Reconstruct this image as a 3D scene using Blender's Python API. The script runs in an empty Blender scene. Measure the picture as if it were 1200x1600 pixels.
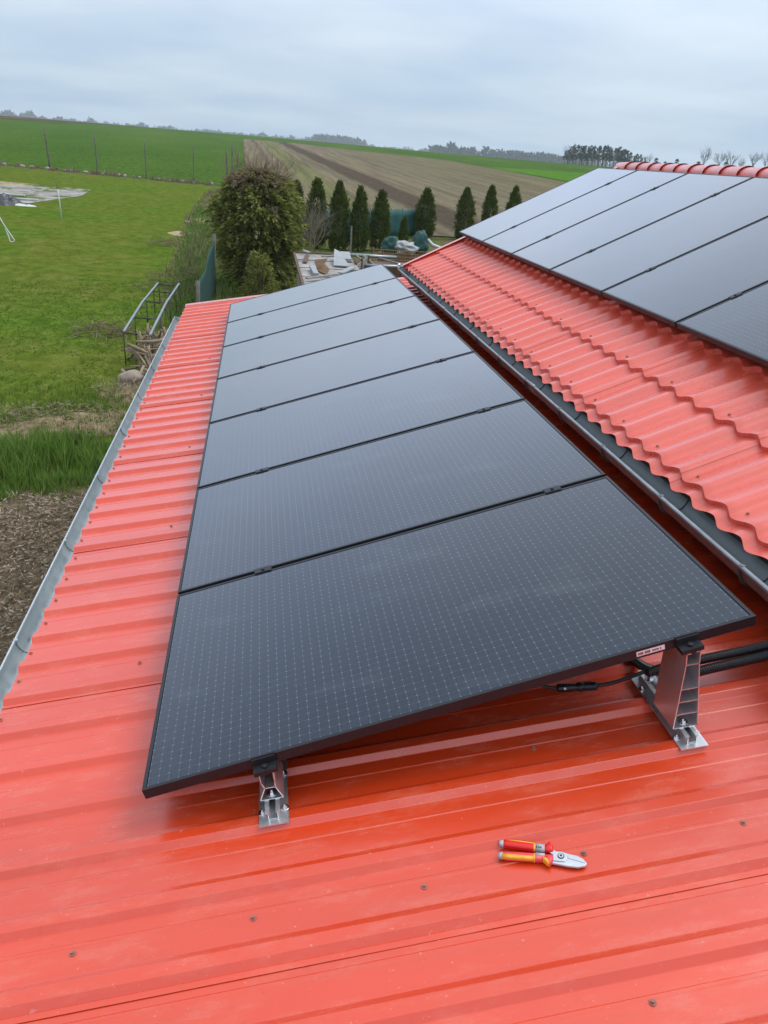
import bpy, bmesh, math, random
from mathutils import Vector, Matrix, noise as mnoise
random.seed(7)
S = bpy.context.scene
COL = S.collection
PI = math.pi
ZO = 4.3                       # the camera is 4.3 m above the yard; everything is lifted by this at the end

# ------------------------------------------------------------------ camera
cd = bpy.data.cameras.new('camera')
cam = bpy.data.objects.new('camera', cd); COL.objects.link(cam)
cd.sensor_fit = 'HORIZONTAL'; cd.sensor_width = 36.0; cd.lens = 36.0*1230/1200
cd.clip_start = 0.02; cd.clip_end = 6000
R = Matrix(((0.98735, -0.00254, -0.15853), (-0.14313, 0.41588, -0.89808), (0.06821, 0.90941, 0.41026)))
cam.matrix_world = R.to_4x4()
S.camera = cam
# ------------------------------------------------------------------ world, sun, exposure
SUN_AZ, SUN_EL = math.radians(78), math.radians(60)
w = bpy.data.worlds.new('World'); S.world = w; w.use_nodes = True
nt = w.node_tree; nt.nodes.clear()
def nd(t, **kw):
    n = nt.nodes.new(t)
    for k, v in kw.items(): setattr(n, k, v)
    return n
out = nd('ShaderNodeOutputWorld'); bg = nd('ShaderNodeBackground'); bg.inputs['Strength'].default_value = 0.1
sky = nd('ShaderNodeTexSky', sky_type='NISHITA'); sky.sun_disc = False
sky.sun_elevation = SUN_EL; sky.sun_rotation = SUN_AZ; sky.dust_density = 2.0
tc = nd('ShaderNodeTexCoord'); sep = nd('ShaderNodeSeparateXYZ'); nt.links.new(tc.outputs['Generated'], sep.inputs[0])
def mth(op, a, b=None, clamp=False):
    n = nd('ShaderNodeMath', operation=op); n.use_clamp = clamp
    for i, v in enumerate((a, b)):
        if v is None: continue
        if isinstance(v, (int, float)): n.inputs[i].default_value = v
        else: nt.links.new(v, n.inputs[i])
    return n.outputs[0]
zc = mth('ADD', mth('MAXIMUM', sep.outputs[2], 0.0), 0.10)
cmb = nd('ShaderNodeCombineXYZ')
nt.links.new(mth('DIVIDE', sep.outputs[0], zc), cmb.inputs[0]); nt.links.new(mth('DIVIDE', sep.outputs[1], zc), cmb.inputs[1])
n1 = nd('ShaderNodeTexNoise'); n1.inputs['Scale'].default_value = 0.62; n1.inputs['Detail'].default_value = 4.2; n1.inputs['Roughness'].default_value = 0.5
nt.links.new(cmb.outputs[0], n1.inputs['Vector'])
rampc = nd('ShaderNodeValToRGB'); nt.links.new(n1.outputs[0], rampc.inputs[0])
e = rampc.color_ramp.elements
e[0].position = 0.35; e[0].color = (4.15, 4.9, 6.0, 1)
e[1].position = 0.66; e[1].color = (6.1, 6.5, 6.95, 1)
# overcast skies are brighter overhead than at the horizon
zen = nd('ShaderNodeValToRGB'); ze = zen.color_ramp.elements
ze[0].position = 0.0; ze[0].color = (.315,.365,.40,1); ze[1].position = 1.0; ze[1].color = (.85,.85,.85,1)
for p_, v_ in ((.08,(.345,.385,.415)),(.125,(.40,.425,.445)),(.19,(.50,.52,.53)),(.30,(.61,.645,.725)),(.42,(.64,.67,.73)),(.60,(.52,.53,.55)),(.85,(.72,.72,.73))):
    q_ = ze.new(p_); q_.color = (*v_,1)
nt.links.new(sep.outputs[2], zen.inputs[0])
vm0 = nd('ShaderNodeVectorMath', operation='MULTIPLY'); nt.links.new(rampc.outputs[0], vm0.inputs[0]); nt.links.new(zen.outputs[0], vm0.inputs[1])
vm = nd('ShaderNodeVectorMath', operation='SCALE'); nt.links.new(vm0.outputs[0], vm.inputs[0]); vm.inputs['Scale'].default_value = 1.75
mix = nd('ShaderNodeMix', data_type='RGBA'); mix.inputs['Factor'].default_value = 0.90
nt.links.new(sky.outputs[0], mix.inputs['A']); nt.links.new(vm.outputs[0], mix.inputs['B'])
nt.links.new(mix.outputs['Result'], bg.inputs['Color']); nt.links.new(bg.outputs[0], out.inputs['Surface'])
sl = bpy.data.lights.new('sun', 'SUN'); sl.energy = 1.15; sl.angle = math.radians(32); sl.color = (1.0, 0.97, 0.92)
sun = bpy.data.objects.new('sun', sl); COL.objects.link(sun)
sd = Vector((math.sin(SUN_AZ)*math.cos(SUN_EL), math.cos(SUN_AZ)*math.cos(SUN_EL), math.sin(SUN_EL)))
sun.rotation_euler = sd.to_track_quat('Z', 'Y').to_euler(); sun.location = (0, 0, 30)
S.view_settings.view_transform = 'Standard'; S.view_settings.look = 'None'
S.view_settings.exposure = 0.86; S.view_settings.gamma = 1.0
S.render.engine = 'CYCLES'
S.cycles.use_denoising = True
try: S.cycles.denoiser = 'OPENIMAGEDENOISE'
except Exception: pass
S.cycles.max_bounces = 8; S.cycles.volume_bounces = 1; S.cycles.caustics_reflective = False; S.cycles.caustics_refractive = False

# ------------------------------------------------------------------ helpers
class MB:
    def __init__(s): s.v = []; s.f = []; s.m = []; s.mi = 0; s.sm = []
    def add(s, vs, fs, smooth=False):
        b = len(s.v); s.v += [Vector(p) for p in vs]
        for f in fs: s.f.append([b+i for i in f]); s.m.append(s.mi); s.sm.append(smooth)
    def box(s, a, b, mat=None):
        (x0, y0, z0), (x1, y1, z1) = a, b
        vs = [Vector(p) for p in ((x0,y0,z0),(x1,y0,z0),(x1,y1,z0),(x0,y1,z0),(x0,y0,z1),(x1,y0,z1),(x1,y1,z1),(x0,y1,z1))]
        if mat: vs = [mat @ p for p in vs]
        s.add(vs, [(0,3,2,1),(4,5,6,7),(0,1,5,4),(1,2,6,5),(2,3,7,6),(3,0,4,7)])
    def beam(s, p, q, wd, ht, up=(0,0,1)):
        p, q = Vector(p), Vector(q); d = (q-p); L = d.length; d.normalize()
        u = Vector(up); sx = d.cross(u)
        if sx.length < 1e-4: sx = d.cross(Vector((1,0,0)))
        sx.normalize(); u = sx.cross(d)
        m = Matrix((( sx.x, d.x, u.x, p.x), (sx.y, d.y, u.y, p.y), (sx.z, d.z, u.z, p.z), (0,0,0,1)))
        s.box((-wd/2, 0, -ht/2), (wd/2, L, ht/2), m)
    def tube(s, pts, rad, n=8, cap=True, smooth=True):
        pts = [Vector(p) for p in pts]; K = len(pts)
        if isinstance(rad, (int, float)): rad = [rad]*K
        ref = None; vs = []
        for i, p in enumerate(pts):
            t = (pts[min(i+1,K-1)]-pts[max(i-1,0)])
            if t.length < 1e-9: t = Vector((0,0,1))
            t.normalize()
            if ref is None:
                ref = t.orthogonal().normalized()
            ref = (ref - t*ref.dot(t))
            if ref.length < 1e-6: ref = t.orthogonal()
            ref.normalize(); b = t.cross(ref)
            for k in range(n):
                a = 2*PI*k/n; vs.append(p + (ref*math.cos(a)+b*math.sin(a))*rad[i])
        fs = []
        for i in range(K-1):
            for k in range(n):
                k2 = (k+1) % n; fs.append((i*n+k, i*n+k2, (i+1)*n+k2, (i+1)*n+k))
        s.add(vs, fs, smooth)
        if cap and n > 2:
            b = len(s.v)-len(vs)
            s.f.append([b+k for k in range(n)][::-1]); s.m.append(s.mi); s.sm.append(False)
            s.f.append([b+(K-1)*n+k for k in range(n)]); s.m.append(s.mi); s.sm.append(False)
    def prism(s, poly, vec, mat=None):      # poly: closed 3d loop, extruded by vec
        n = len(poly); vec = Vector(vec)
        vs = [Vector(p) for p in poly] + [Vector(p)+vec for p in poly]
        if mat: vs = [mat @ p for p in vs]
        s.add(vs, [list(range(n))[::-1], list(range(n, 2*n))] + [(i, (i+1)%n, n+(i+1)%n, n+i) for i in range(n)])
    def grid(s, fn, nu, nv, smooth=True):
        vs = [fn(i/nu, j/nv) for j in range(nv+1) for i in range(nu+1)]
        s.add(vs, [(j*(nu+1)+i, j*(nu+1)+i+1, (j+1)*(nu+1)+i+1, (j+1)*(nu+1)+i) for j in range(nv) for i in range(nu)], smooth)
    def ball(s, c, r, seed=0, n=12, amp=0.0, fr=1.0):
        c = Vector(c); r = Vector(r) if not isinstance(r, (int, float)) else Vector((r,r,r))
        vs = []; fs = []
        for j in range(n+1):
            th = PI*j/n
            for i in range(2*n):
                ph = PI*i/n; d = Vector((math.sin(th)*math.cos(ph), math.sin(th)*math.sin(ph), math.cos(th)))
                k = 1+amp*mnoise.noise(d*fr+Vector((seed*7.3,0,0)))
                vs.append(c+Vector((d.x*r.x, d.y*r.y, d.z*r.z))*k)
        for j in range(n):
            for i in range(2*n):
                i2 = (i+1)%(2*n); fs.append((j*2*n+i, (j+1)*2*n+i, (j+1)*2*n+i2, j*2*n+i2))
        s.add(vs, fs, True)
    def card(s, c, d, nrm, L, W):           # a small leaf-shaped face from c along d
        d = d.normalized(); sx = d.cross(nrm)
        if sx.length < 1e-4: sx = d.orthogonal()
        sx.normalize()
        s.add([c, c+d*L*0.45+sx*W*0.5, c+d*L, c+d*L*0.45-sx*W*0.5], [(0,1,2,3)])

def obj(name, mb, mats, parent=None, label=None):
    me = bpy.data.meshes.new(name)
    off = Vector((0,0,0))
    if parent is not None and parent.get('_world'):
        q = parent
        while q is not None: off += q.location; q = q.parent
    me.from_pydata([tuple(p-off) for p in mb.v], [], mb.f); me.update()
    if not isinstance(mats, (list, tuple)): mats = [mats]
    for m in mats: me.materials.append(m)
    me.polygons.foreach_set('material_index', mb.m)
    me.polygons.foreach_set('use_smooth', mb.sm)
    o = bpy.data.objects.new(name, me); COL.objects.link(o)
    if parent is not None:
        o.parent = parent
        if parent.get('_world'): o['_world'] = 1
    if label: o['label'] = label
    return o
def recenter(o):                            # put a single-mesh thing's origin at its base
    me = o.data; vs = [v.co for v in me.vertices]
    c = Vector((sum(v.x for v in vs)/len(vs), sum(v.y for v in vs)/len(vs), min(v.z for v in vs)))
    me.transform(Matrix.Translation(-c)); o.location = c
def thing(name, label, cat, loc=(0,0,0), group=None, world=False, rot=None):
    o = bpy.data.objects.new(name, None); COL.objects.link(o); o.empty_display_size = 0.1
    o.location = loc; o['label'] = label; o['category'] = cat
    if group: o['group'] = group
    if world: o['_world'] = 1
    if rot: o.rotation_euler = rot
    return o
def tag(o, label, cat, group=None):
    o['label'] = label; o['category'] = cat
    if group: o['group'] = group
    return o
def single(name, mb, mat, label, cat, group=None):
    o = obj(name, mb, mat); recenter(o); return tag(o, label, cat, group)
def struct(name, mb, mat):
    o = obj(name, mb, mat); o['kind'] = 'structure'; return o
def stuff(name, mb, mat, label, cat):
    o = obj(name, mb, mat); o['kind'] = 'stuff'; return tag(o, label, cat)
def dup(root, loc=None, label=None, rotz=None, scale=None):
    r = root.copy(); COL.objects.link(r)
    if loc is not None: r.location = loc
    if label: r['label'] = label
    if rotz is not None: r.rotation_euler = (r.rotation_euler[0], r.rotation_euler[1], rotz)
    if scale is not None: r.scale = scale
    for ch in list(root.children):
        c = ch.copy(); COL.objects.link(c); c.parent = r
        for g in list(ch.children):
            d = g.copy(); COL.objects.link(d); d.parent = c
    return r

# ------------------------------------------------------------------ materials
class NT:
    def __init__(s, name):
        s.m = bpy.data.materials.new(name); s.m.use_nodes = True; s.t = s.m.node_tree
        s.b = s.t.nodes['Principled BSDF']
    def n(s, t, **kw):
        x = s.t.nodes.new(t)
        for k, v in kw.items(): setattr(x, k, v)
        return x
    def l(s, a, b): s.t.links.new(a, b)
    def pos(s):
        g = s.n('ShaderNodeTexCoord'); return g.outputs['Object']
    def geo(s): return s.n('ShaderNodeNewGeometry')
    def map(s, v, scale=(1,1,1), rot=(0,0,0)):
        m = s.n('ShaderNodeMapping'); m.inputs['Scale'].default_value = scale; m.inputs['Rotation'].default_value = rot
        s.l(v, m.inputs['Vector']); return m.outputs[0]
    def noise(s, v, scale, det=4, rough=0.5):
        x = s.n('ShaderNodeTexNoise'); x.inputs['Scale'].default_value = scale; x.inputs['Detail'].default_value = det
        x.inputs['Roughness'].default_value = rough; s.l(v, x.inputs['Vector']); return x.outputs[0]
    def ramp(s, f, stops):
        r = s.n('ShaderNodeValToRGB'); s.l(f, r.inputs[0]); cr = r.color_ramp
        while len(cr.elements) > 1: cr.elements.remove(cr.elements[-1])
        cr.elements[0].position = stops[0][0]; cr.elements[0].color = (*stops[0][1], 1)
        for p, c in stops[1:]:
            e = cr.elements.new(p); e.color = (*c, 1)
        return r.outputs[0]
    def val(s, f, a, b, c=0.0, d=1.0):
        m = s.n('ShaderNodeMapRange'); s.l(f, m.inputs[0])
        for i, v in enumerate((a, b, c, d)): m.inputs[i+1].default_value = v
        return m.outputs[0]
    def mix(s, f, a, b):
        m = s.n('ShaderNodeMix', data_type='RGBA')
        for k, v in (('Factor', f), ('A', a), ('B', b)):
            if isinstance(v, (int, float)): m.inputs[k].default_value = v
            elif isinstance(v, tuple): m.inputs[k].default_value = (*v, 1)
            else: s.l(v, m.inputs[k])
        return m.outputs['Result']
    def math(s, op, a, b=0.0, clamp=False):
        m = s.n('ShaderNodeMath', operation=op); m.use_clamp = clamp
        for i, v in enumerate((a, b)):
            if isinstance(v, (int, float)): m.inputs[i].default_value = v
            else: s.l(v, m.inputs[i])
        return m.outputs[0]
    def bump(s, h, strength, dist=0.01):
        b = s.n('ShaderNodeBump'); b.inputs['Strength'].default_value = strength; b.inputs['Distance'].default_value = dist
        s.l(h, b.inputs['Height']); s.l(b.outputs[0], s.b.inputs['Normal'])
    def set(s, **kw):
        names = dict(color='Base Color', rough='Roughness', metal='Metallic', spec='Specular IOR Level', coat='Coat Weight', coatr='Coat Roughness', ior='IOR', trans='Transmission Weight', sss='Subsurface Weight')
        for k, v in kw.items():
            i = s.b.inputs[names[k]]
            if isinstance(v, tuple): i.default_value = (*v, 1) if len(v) == 3 else v
            elif isinstance(v, (int, float)): i.default_value = v
            else: s.l(v, i)
        return s
def plain(name, c, rough=0.6, metal=0.0, var=0.15, scale=8, spec=0.5):
    t = NT(name); p = t.pos(); f = t.noise(p, scale, 5)
    lo = tuple(x*(1-var) for x in c); hi = tuple(min(1, x*(1+var)) for x in c)
    t.set(color=t.ramp(f, [(0.3, lo), (0.7, hi)]), rough=t.val(f, 0.3, 0.7, rough*0.9, min(1, rough*1.1)), metal=metal, spec=spec)
    return t.m
def leafmat(name, cols, rough=0.6, tl=.38):         # colour varies from leaf to leaf
    t = NT(name); g = t.geo(); r = g.outputs['Random Per Island']
    n = len(cols); c = t.ramp(r, [(i/(n-1), col) for i, col in enumerate(cols)])
    t.set(color=c, rough=rough, spec=0.08)
    tr = t.n('ShaderNodeBsdfTranslucent'); t.l(c, tr.inputs['Color']); ms = t.n('ShaderNodeMixShader'); ms.inputs[0].default_value = tl
    t.l(t.b.outputs[0], ms.inputs[1]); t.l(tr.outputs[0], ms.inputs[2]); t.l(ms.outputs[0], t.t.nodes['Material Output'].inputs['Surface']); return t.m
M_ = {}
# red painted trapezoid steel
def red_paint(name, base, rough, dirt=1.0):
    t = NT(name); p = t.n('ShaderNodeTexCoord').outputs['Object']
    big = t.noise(t.map(p, (0.6, 2.5, 1)), 1.3, 4)
    c = t.ramp(big, [(0.3, tuple(x*0.92 for x in base)), (0.7, tuple(min(1, x*1.06) for x in base))])
    sp = t.noise(p, 120, 2, 0.6)
    spf = t.val(sp, 0.70, 0.78); c = t.mix(t.math('MULTIPLY', spf, 0.30*dirt), c, (0.75, 0.55, 0.45))
    sd = t.noise(p, 75, 2, 0.6)
    c = t.mix(t.math('MULTIPLY', t.val(sd, 0.71, 0.77), 0.45*dirt), c, (0.16, 0.04, 0.02))
    ws = t.noise(p, 62, 2, .5); c = t.mix(t.math('MULTIPLY', t.val(ws, .735, .76), .16*dirt), c, (.80, .66, .58))
    st = t.noise(t.map(p, (1.1, 13, 1)), 1.5, 5, .65); c = t.mix(t.math('MULTIPLY', t.val(st, .52, .74), .28*dirt), c, (.42, .055, .018))
    scf = t.noise(t.map(p, (9, 5, 1), (0, 0, .6)), 2.2, 7, .75); c = t.mix(t.math('MULTIPLY', t.val(scf, .60, .70), .30*dirt), c, (.50, .022, .006))
    sm = t.noise(t.map(p, (3, 9, 1)), 1.6, 6, 0.7)
    c = t.mix(t.math('MULTIPLY', t.val(sm, 0.50, 0.75), 0.22*dirt), c, (0.62, 0.28, 0.20))
    t.set(color=c, rough=t.val(sm, 0.3, 0.7, rough*0.85, rough*1.2), spec=0.5, ior=1.5, coat=1.0, coatr=t.val(sm, 0.3, 0.7, rough*.66, rough*.86))
    t.bump(t.noise(p, 240, 2), 0.10, 0.002)
    return t.m
M_['shed_red'] = red_paint('red_roof_paint', (0.60, 0.046, 0.008), 0.34)
M_['tile_red'] = red_paint('red_tile_paint', (0.66, 0.080, 0.042), 0.36, 0.5)
M_['screw'] = plain('painted_screw', (0.30, 0.12, 0.085), 0.45)
def galv(name, c, rough=0.38, metal=0.85, dark=0.5):
    t = NT(name); p = t.pos(); f = t.noise(p, 14, 5, 0.6); f2 = t.noise(t.map(p, (1, 0.3, 1)), 3, 3)
    c1 = t.ramp(f, [(0.3, tuple(x*dark for x in c)), (0.65, c)])
    t.set(color=t.mix(t.math('MULTIPLY', t.val(f2, .45, .7), .4), c1, tuple(x*.6 for x in c)), rough=t.val(f, .3, .7, rough*.8, rough*1.3), metal=metal); return t.m
M_['galv'] = galv('galvanised_steel', (0.55, 0.60, 0.60), 0.42, 0.75, 0.8)
M_['gutter_in'] = galv('weathered_zinc', (0.20, 0.22, 0.22), 0.5, 0.7, 0.6)
M_['galv_dull'] = galv('dull_zinc', (.34,.37,.38), .42, .8, .75)
M_['galv_bright'] = galv('bright_galvanised_steel', (0.75, 0.77, 0.78), 0.3, 0.9, 0.85)
def alu():
    t = NT('raw_aluminium'); p = t.pos(); f = t.noise(t.map(p, (60, 3, 60)), 4, 3)
    t.set(color=t.ramp(f, [(0.3, (0.78, 0.79, 0.80)), (0.7, (0.86, 0.87, 0.88))]), rough=t.val(f, .3, .7, .30, .38), metal=.88); return t.m
M_['alu'] = alu()
M_['black_alu'] = plain('black_anodised_aluminium', (0.014, 0.014, 0.017), 0.42, 0.0, 0.1, 40, .3)
M_['black_alu'].node_tree.nodes['Principled BSDF'].inputs['Coat Weight'].default_value = 0.12
M_['black_alu'].node_tree.nodes['Principled BSDF'].inputs['Coat Roughness'].default_value = .25
M_['black_plastic'] = plain('black_plastic', (0.012, 0.012, 0.013), 0.38, 0.0, 0.2, 30)
M_['steel'] = plain('stainless_steel', (0.75, 0.75, 0.76), 0.22, 1.0, 0.1, 40)
M_['back_sheet'] = plain('panel_back_sheet', (0.03, 0.03, 0.035), 0.6)
# photovoltaic glass: cells with a fine lattice of crosses
def pv():
    t = NT('solar_cell_glass'); p = t.n('ShaderNodeTexCoord').outputs['Object']
    sp = t.n('ShaderNodeSeparateXYZ'); t.l(p, sp.inputs[0])
    DU, DV = 0.0287, 0.0283
    def dist(v, d):
        a = t.math('FRACT', t.math('DIVIDE', v, d)); a = t.math('ABSOLUTE', t.math('SUBTRACT', a, 0.5))
        return t.math('MULTIPLY', a, d)                     # metres from the nearest lattice line
    u, v = dist(sp.outputs[0], DU), dist(sp.outputs[1], DV)
    lu = t.val(u, 0.0004, 0.0011, 1, 0); lv = t.val(v, 0.0004, 0.0011, 1, 0)
    ru = t.val(u, 0.0015, 0.0058, 1, 0); rv = t.val(v, 0.0015, 0.0058, 1, 0)
    cross = t.math('MAXIMUM', t.math('MULTIPLY', lu, rv), t.math('MULTIPLY', lv, ru))
    r2 = t.math('SQRT', t.math('ADD', t.math('MULTIPLY', u, u), t.math('MULTIPLY', v, v)))
    dot = t.val(r2, 0.0013, 0.0026, 1, 0)
    k = t.math('MAXIMUM', t.math('MULTIPLY', cross, 0.42), t.math('MULTIPLY', dot, 0.70))
    k = t.math('MAXIMUM', k, t.math('MULTIPLY', lu, 0.19)); k = t.math('MAXIMUM', k, t.math('MULTIPLY', lv, 0.13))
    wear = t.noise(p, 9, 4, .6); k = t.math('MULTIPLY', k, t.val(wear, .3, .7, .55, 1.0))
    grain = t.noise(p, 230, 3, .7); dust = t.noise(p, 2.3, 6, .62)
    c0 = t.ramp(grain, [(0.35, (0.0006, 0.002, 0.006)), (0.65, (0.008, 0.017, 0.034))])
    c0 = t.mix(t.math('MULTIPLY', t.val(t.noise(t.map(p, (1,2.2,1)), 1.7, 7, .68), .54, .74), .34), c0, (0.085, 0.095, 0.11))
    t.set(color=t.mix(k, c0, (0.22, 0.26, 0.31)), rough=t.val(dust, .3, .7, .13, .20), spec=0.5, ior=1.38, coat=1.0, coatr=.10)
    t.b.inputs['Coat IOR'].default_value = 1.42
    t.bump(grain, 0.06, 0.001)
    return t.m
M_['pv'] = pv()
M_['plaster'] = plain('grey_plaster', (0.42, 0.39, 0.35), 0.9, 0, 0.12, 3)
M_['wood_dark'] = plain('weathered_brown_wood', (0.10, 0.055, 0.035), 0.8, 0, 0.35, 9)
M_['wood_grey'] = plain('grey_weathered_wood', (0.22, 0.20, 0.17), 0.85, 0, 0.3, 9)

# ------------------------------------------------------------------ terrain
def crest(az):
    P = [(-180,430),(-40,450),(-15.4,455),(0,440),(12.5,343),(20,310),(60,330),(180,430)]
    for (a, r), (b, q) in zip(P, P[1:]):
        if a <= az <= b: return r+(q-r)*(az-a)/(b-a)
    return 400
def tz(x, y):
    r = math.hypot(x, y); c = crest(math.degrees(math.atan2(x, y)))
    k = max(0, r-15); m = c-15
    if k < m-30: z = 0.022*k
    else:                                            # rounded brow, then level ground behind it
        t = min(1.0, (k-(m-30))/60.0); z = 0.022*((m-30)+60*(t-t*t/2))
    return -ZO+z
def gz(x, y): return tz(x, y)+0.012

def ground_tex(t, stops, scale, det=6, rough=.6, stretch=(1,1,1), rot=0):
    p = t.map(t.pos(), stretch, (0,0,rot)); return t.ramp(t.noise(p, scale, det, rough), stops)
def soil_material():
    t = NT('weedy_soil'); p = t.pos()
    a = t.noise(p, 0.7, 6, .6); b = t.noise(p, 7, 5, .6)
    c = t.ramp(b, [(.3, (.05,.045,.022)), (.55, (.13,.105,.06)), (.75, (.20,.16,.10))])
    g = t.ramp(b, [(.3, (.05,.08,.018)), (.7, (.12,.16,.04))])
    t.set(color=t.mix(t.val(a, .42, .58), c, g), rough=.95, spec=0.0); t.bump(b, .8, .05); return t.m
def lawn_material():
    t = NT('lawn_grass'); p = t.pos()
    a = t.noise(p, 0.22, 5, .6); b = t.noise(p, 2.2, 6, .68); c = t.noise(t.map(p,(1,.45,1)), 14, 4, .7)
    c1 = t.ramp(b, [(.28, (.055,.105,.011)), (.5, (.115,.190,.021)), (.72, (.190,.260,.042))])
    c2 = t.ramp(b, [(.28, (.085,.110,.015)), (.5, (.155,.185,.028)), (.75, (.26,.25,.07))])
    col = t.mix(t.val(a, .38, .60), c1, c2); col = t.mix(t.math('MULTIPLY', t.val(t.noise(p, .55, 6, .7), .56, .70), .5), col, (.24,.215,.075))
    col = t.mix(t.math('MULTIPLY', t.val(c, .35, .62), .45), t.mix(.5, col, (.02,.045,.006)), col)
    t.set(color=col, rough=.9, spec=0.0); t.bump(t.math('ADD', c, t.math('MULTIPLY', b, 2.0)), .9, .06); return t.m
def wheat_material():
    t = NT('young_wheat'); p = t.pos()
    a = t.noise(t.map(p, (1,.25,1)), .05, 5, .6); b = t.noise(t.map(p, (2,.5,1)), 1.2, 5, .7)
    col = t.mix(t.val(a, .3, .7), (.034,.088,.010), (.078,.140,.020))
    col = t.mix(t.val(b, .35, .65), t.mix(.45, col, (.02,.045,.01)), t.mix(.18, col, (.16,.20,.06)))
    t.set(color=col, rough=.9, spec=0.0); t.bump(b, .6, .1); return t.m
def plow_material():
    t = NT('ploughed_stubble'); p = t.pos(); sp = t.n('ShaderNodeSeparateXYZ'); t.l(p, sp.inputs[0])
    u = t.math('ADD', sp.outputs[0], t.math('MULTIPLY', sp.outputs[1], .019))
    wob = t.noise(t.map(p, (.5,.03,1)), 1.0, 4, .6); u2 = t.math('ADD', u, t.math('MULTIPLY', t.math('SUBTRACT', wob, .5), 2.4))
    f = t.math('DIVIDE', u2, 50.0)
    tan, brn, drk, grn, gry = (.255,.210,.132), (.150,.118,.082), (.066,.048,.038), (.185,.205,.070), (.215,.190,.120)
    base = t.ramp(f, [(0.0,brn),(.025,tan),(.05,gry),(.075,brn),(.10,tan),(.13,grn),(.165,grn),(.19,tan),(.225,gry),(.245,drk),(.295,drk),(.315,tan),(.45,gry),(.7,(.205,.180,.100)),(1.0,(.185,.180,.09))])
    fur0 = t.noise(t.map(p, (1.1,.012,1), (0,0,-.019)), 1.0, 5, .75)
    wv = t.math('SINE', t.math('MULTIPLY', t.math('ADD', u, t.math('MULTIPLY', wob, 2.2)), 3.6))
    fur = t.math('ADD', t.math('MULTIPLY', fur0, .92), t.math('MULTIPLY', t.math('ADD', wv, 1.0), .040))
    clod = t.noise(p, 2.6, 6, .75)
    col = t.mix(t.val(fur, .38, .60), t.mix(.62, base, (.05,.038,.026)), base)
    col = t.mix(t.val(clod, .35, .7), t.mix(.45, col, (.05,.04,.028)), t.mix(.30, col, (.26,.22,.15)))
    t.set(color=col, rough=.95, spec=0.0); t.bump(t.math('ADD', clod, fur), 1.0, .15); return t.m
def simple_ground(name, lo, hi, sc, st=(1,1,1), bumpd=.05):
    t = NT(name); p = t.map(t.pos(), st); n = t.noise(p, sc, 6, .65)
    t.set(color=t.ramp(n, [(.3, lo), (.7, hi)]), rough=.95, spec=0.0); t.bump(n, .8, bumpd); return t.m

def polar_ground():
    mb = MB(); rs = [0.0]+[2*1.12**k for k in range(64)]; rs = [r for r in rs if r < 2550]+[2550]
    na = 180
    def fn(i, j):
        a = 2*PI*i; r = rs[int(round(j*(len(rs)-1)))]
        x, y = r*math.sin(a), r*math.cos(a); return Vector((x, y, tz(x, y)))
    mb.grid(fn, na, len(rs)-1); return mb
struct('ground', polar_ground(), soil_material())
def lerp_tab(T, x):
    if x <= T[0][0]: return T[0][1]
    for (a, p), (b, q) in zip(T, T[1:]):
        if x <= b: return p+(q-p)*(x-a)/(b-a)
    return T[-1][1]
def region(name, y0, y1, xl, xr, mat, off, nu, nv, power=1.0, jit=0.0, bumps=0.0):
    mb = MB()
    def fn(i, j):
        s = j**power
        xa = xl(y0+(y1-y0)*s) if callable(xl) else xl
        xb = xr(y0+(y1-y0)*s) if callable(xr) else xr
        x = xa+(xb-xa)*i
        ya = y0(x) if callable(y0) else y0
        y = ya+((y1(x) if callable(y1) else y1)-ya)*s
        if jit: x += jit*mnoise.noise(Vector((y*.35, i*3, 4.1)))*(1 if i > .97 else 0)
        o = off*max(1.0, math.hypot(x, y)/60)
        if bumps: o += bumps*abs(mnoise.noise(Vector((x*.9, y*.9, 0))))
        return Vector((x, y, tz(x, y)+o))
    mb.grid(fn, nu, nv); return struct(name, mb, mat)
FENCE = [(-70,95),(-21.75,77.2),(-3.55,70.7),(5,67.7)]
lawn_right = lambda y: lerp_tab([(2,-1.0),(14,-1.9),(20,-2.0),(30,-2.6),(45,-3.3),(70,-3.2)], y)
def lawn():
    mb = MB()
    def fn(i, j):
        s = j**1.6; y = 3+(69.5-3)*s; xr = lawn_right(y)+0.5*mnoise.noise(Vector((y*.45,0,2.2)))+.25*mnoise.noise(Vector((y*1.9,0,7)))
        xl = -45.0; x = xr+(xl-xr)*(1-i)**1.3
        y2 = y + s*(lerp_tab(FENCE, x)-71.0)*0.97
        return Vector((x, y2, tz(x, y2)+.012*max(1, math.hypot(x,y2)/40)))
    mb.grid(fn, 46, 90); return mb
struct('lawn', lawn(), lawn_material())
M_wheat = wheat_material()
def wheat():
    mb = MB()
    def fn(i, j):
        x = -190+380*i; s = j**2.2; ya = lerp_tab(FENCE, x)+.6
        y = ya+(520-ya)*s; return Vector((x, y, tz(x, y)+.03*max(1, math.hypot(x, y)/60)))
    mb.grid(fn, 76, 70); return mb
struct('wheat_field', wheat(), M_wheat)
XR = [(40,46),(127,46.3),(160,47),(210,46.5),(238,34.5),(244,29),(297,12),(302,-2)]
def plow():
    mb = MB()
    def fn(i, j):
        y = 43+(301-43)*j**1.5; xl = .4-.019*y; xr = lerp_tab(XR, y); x = xl+(xr-xl)*i
        return Vector((x, y, tz(x, y)+.055*max(1, math.hypot(x, y)/60)))
    mb.grid(fn, 24, 60); return mb
struct('ploughed_field', plow(), plow_material())
region('bright_green_field', 118, 178, 47.3, 120, simple_ground('bright_crop', (.05,.13,.012), (.085,.175,.022), .8, (1,.3,1)), .06, 16, 10)
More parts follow.
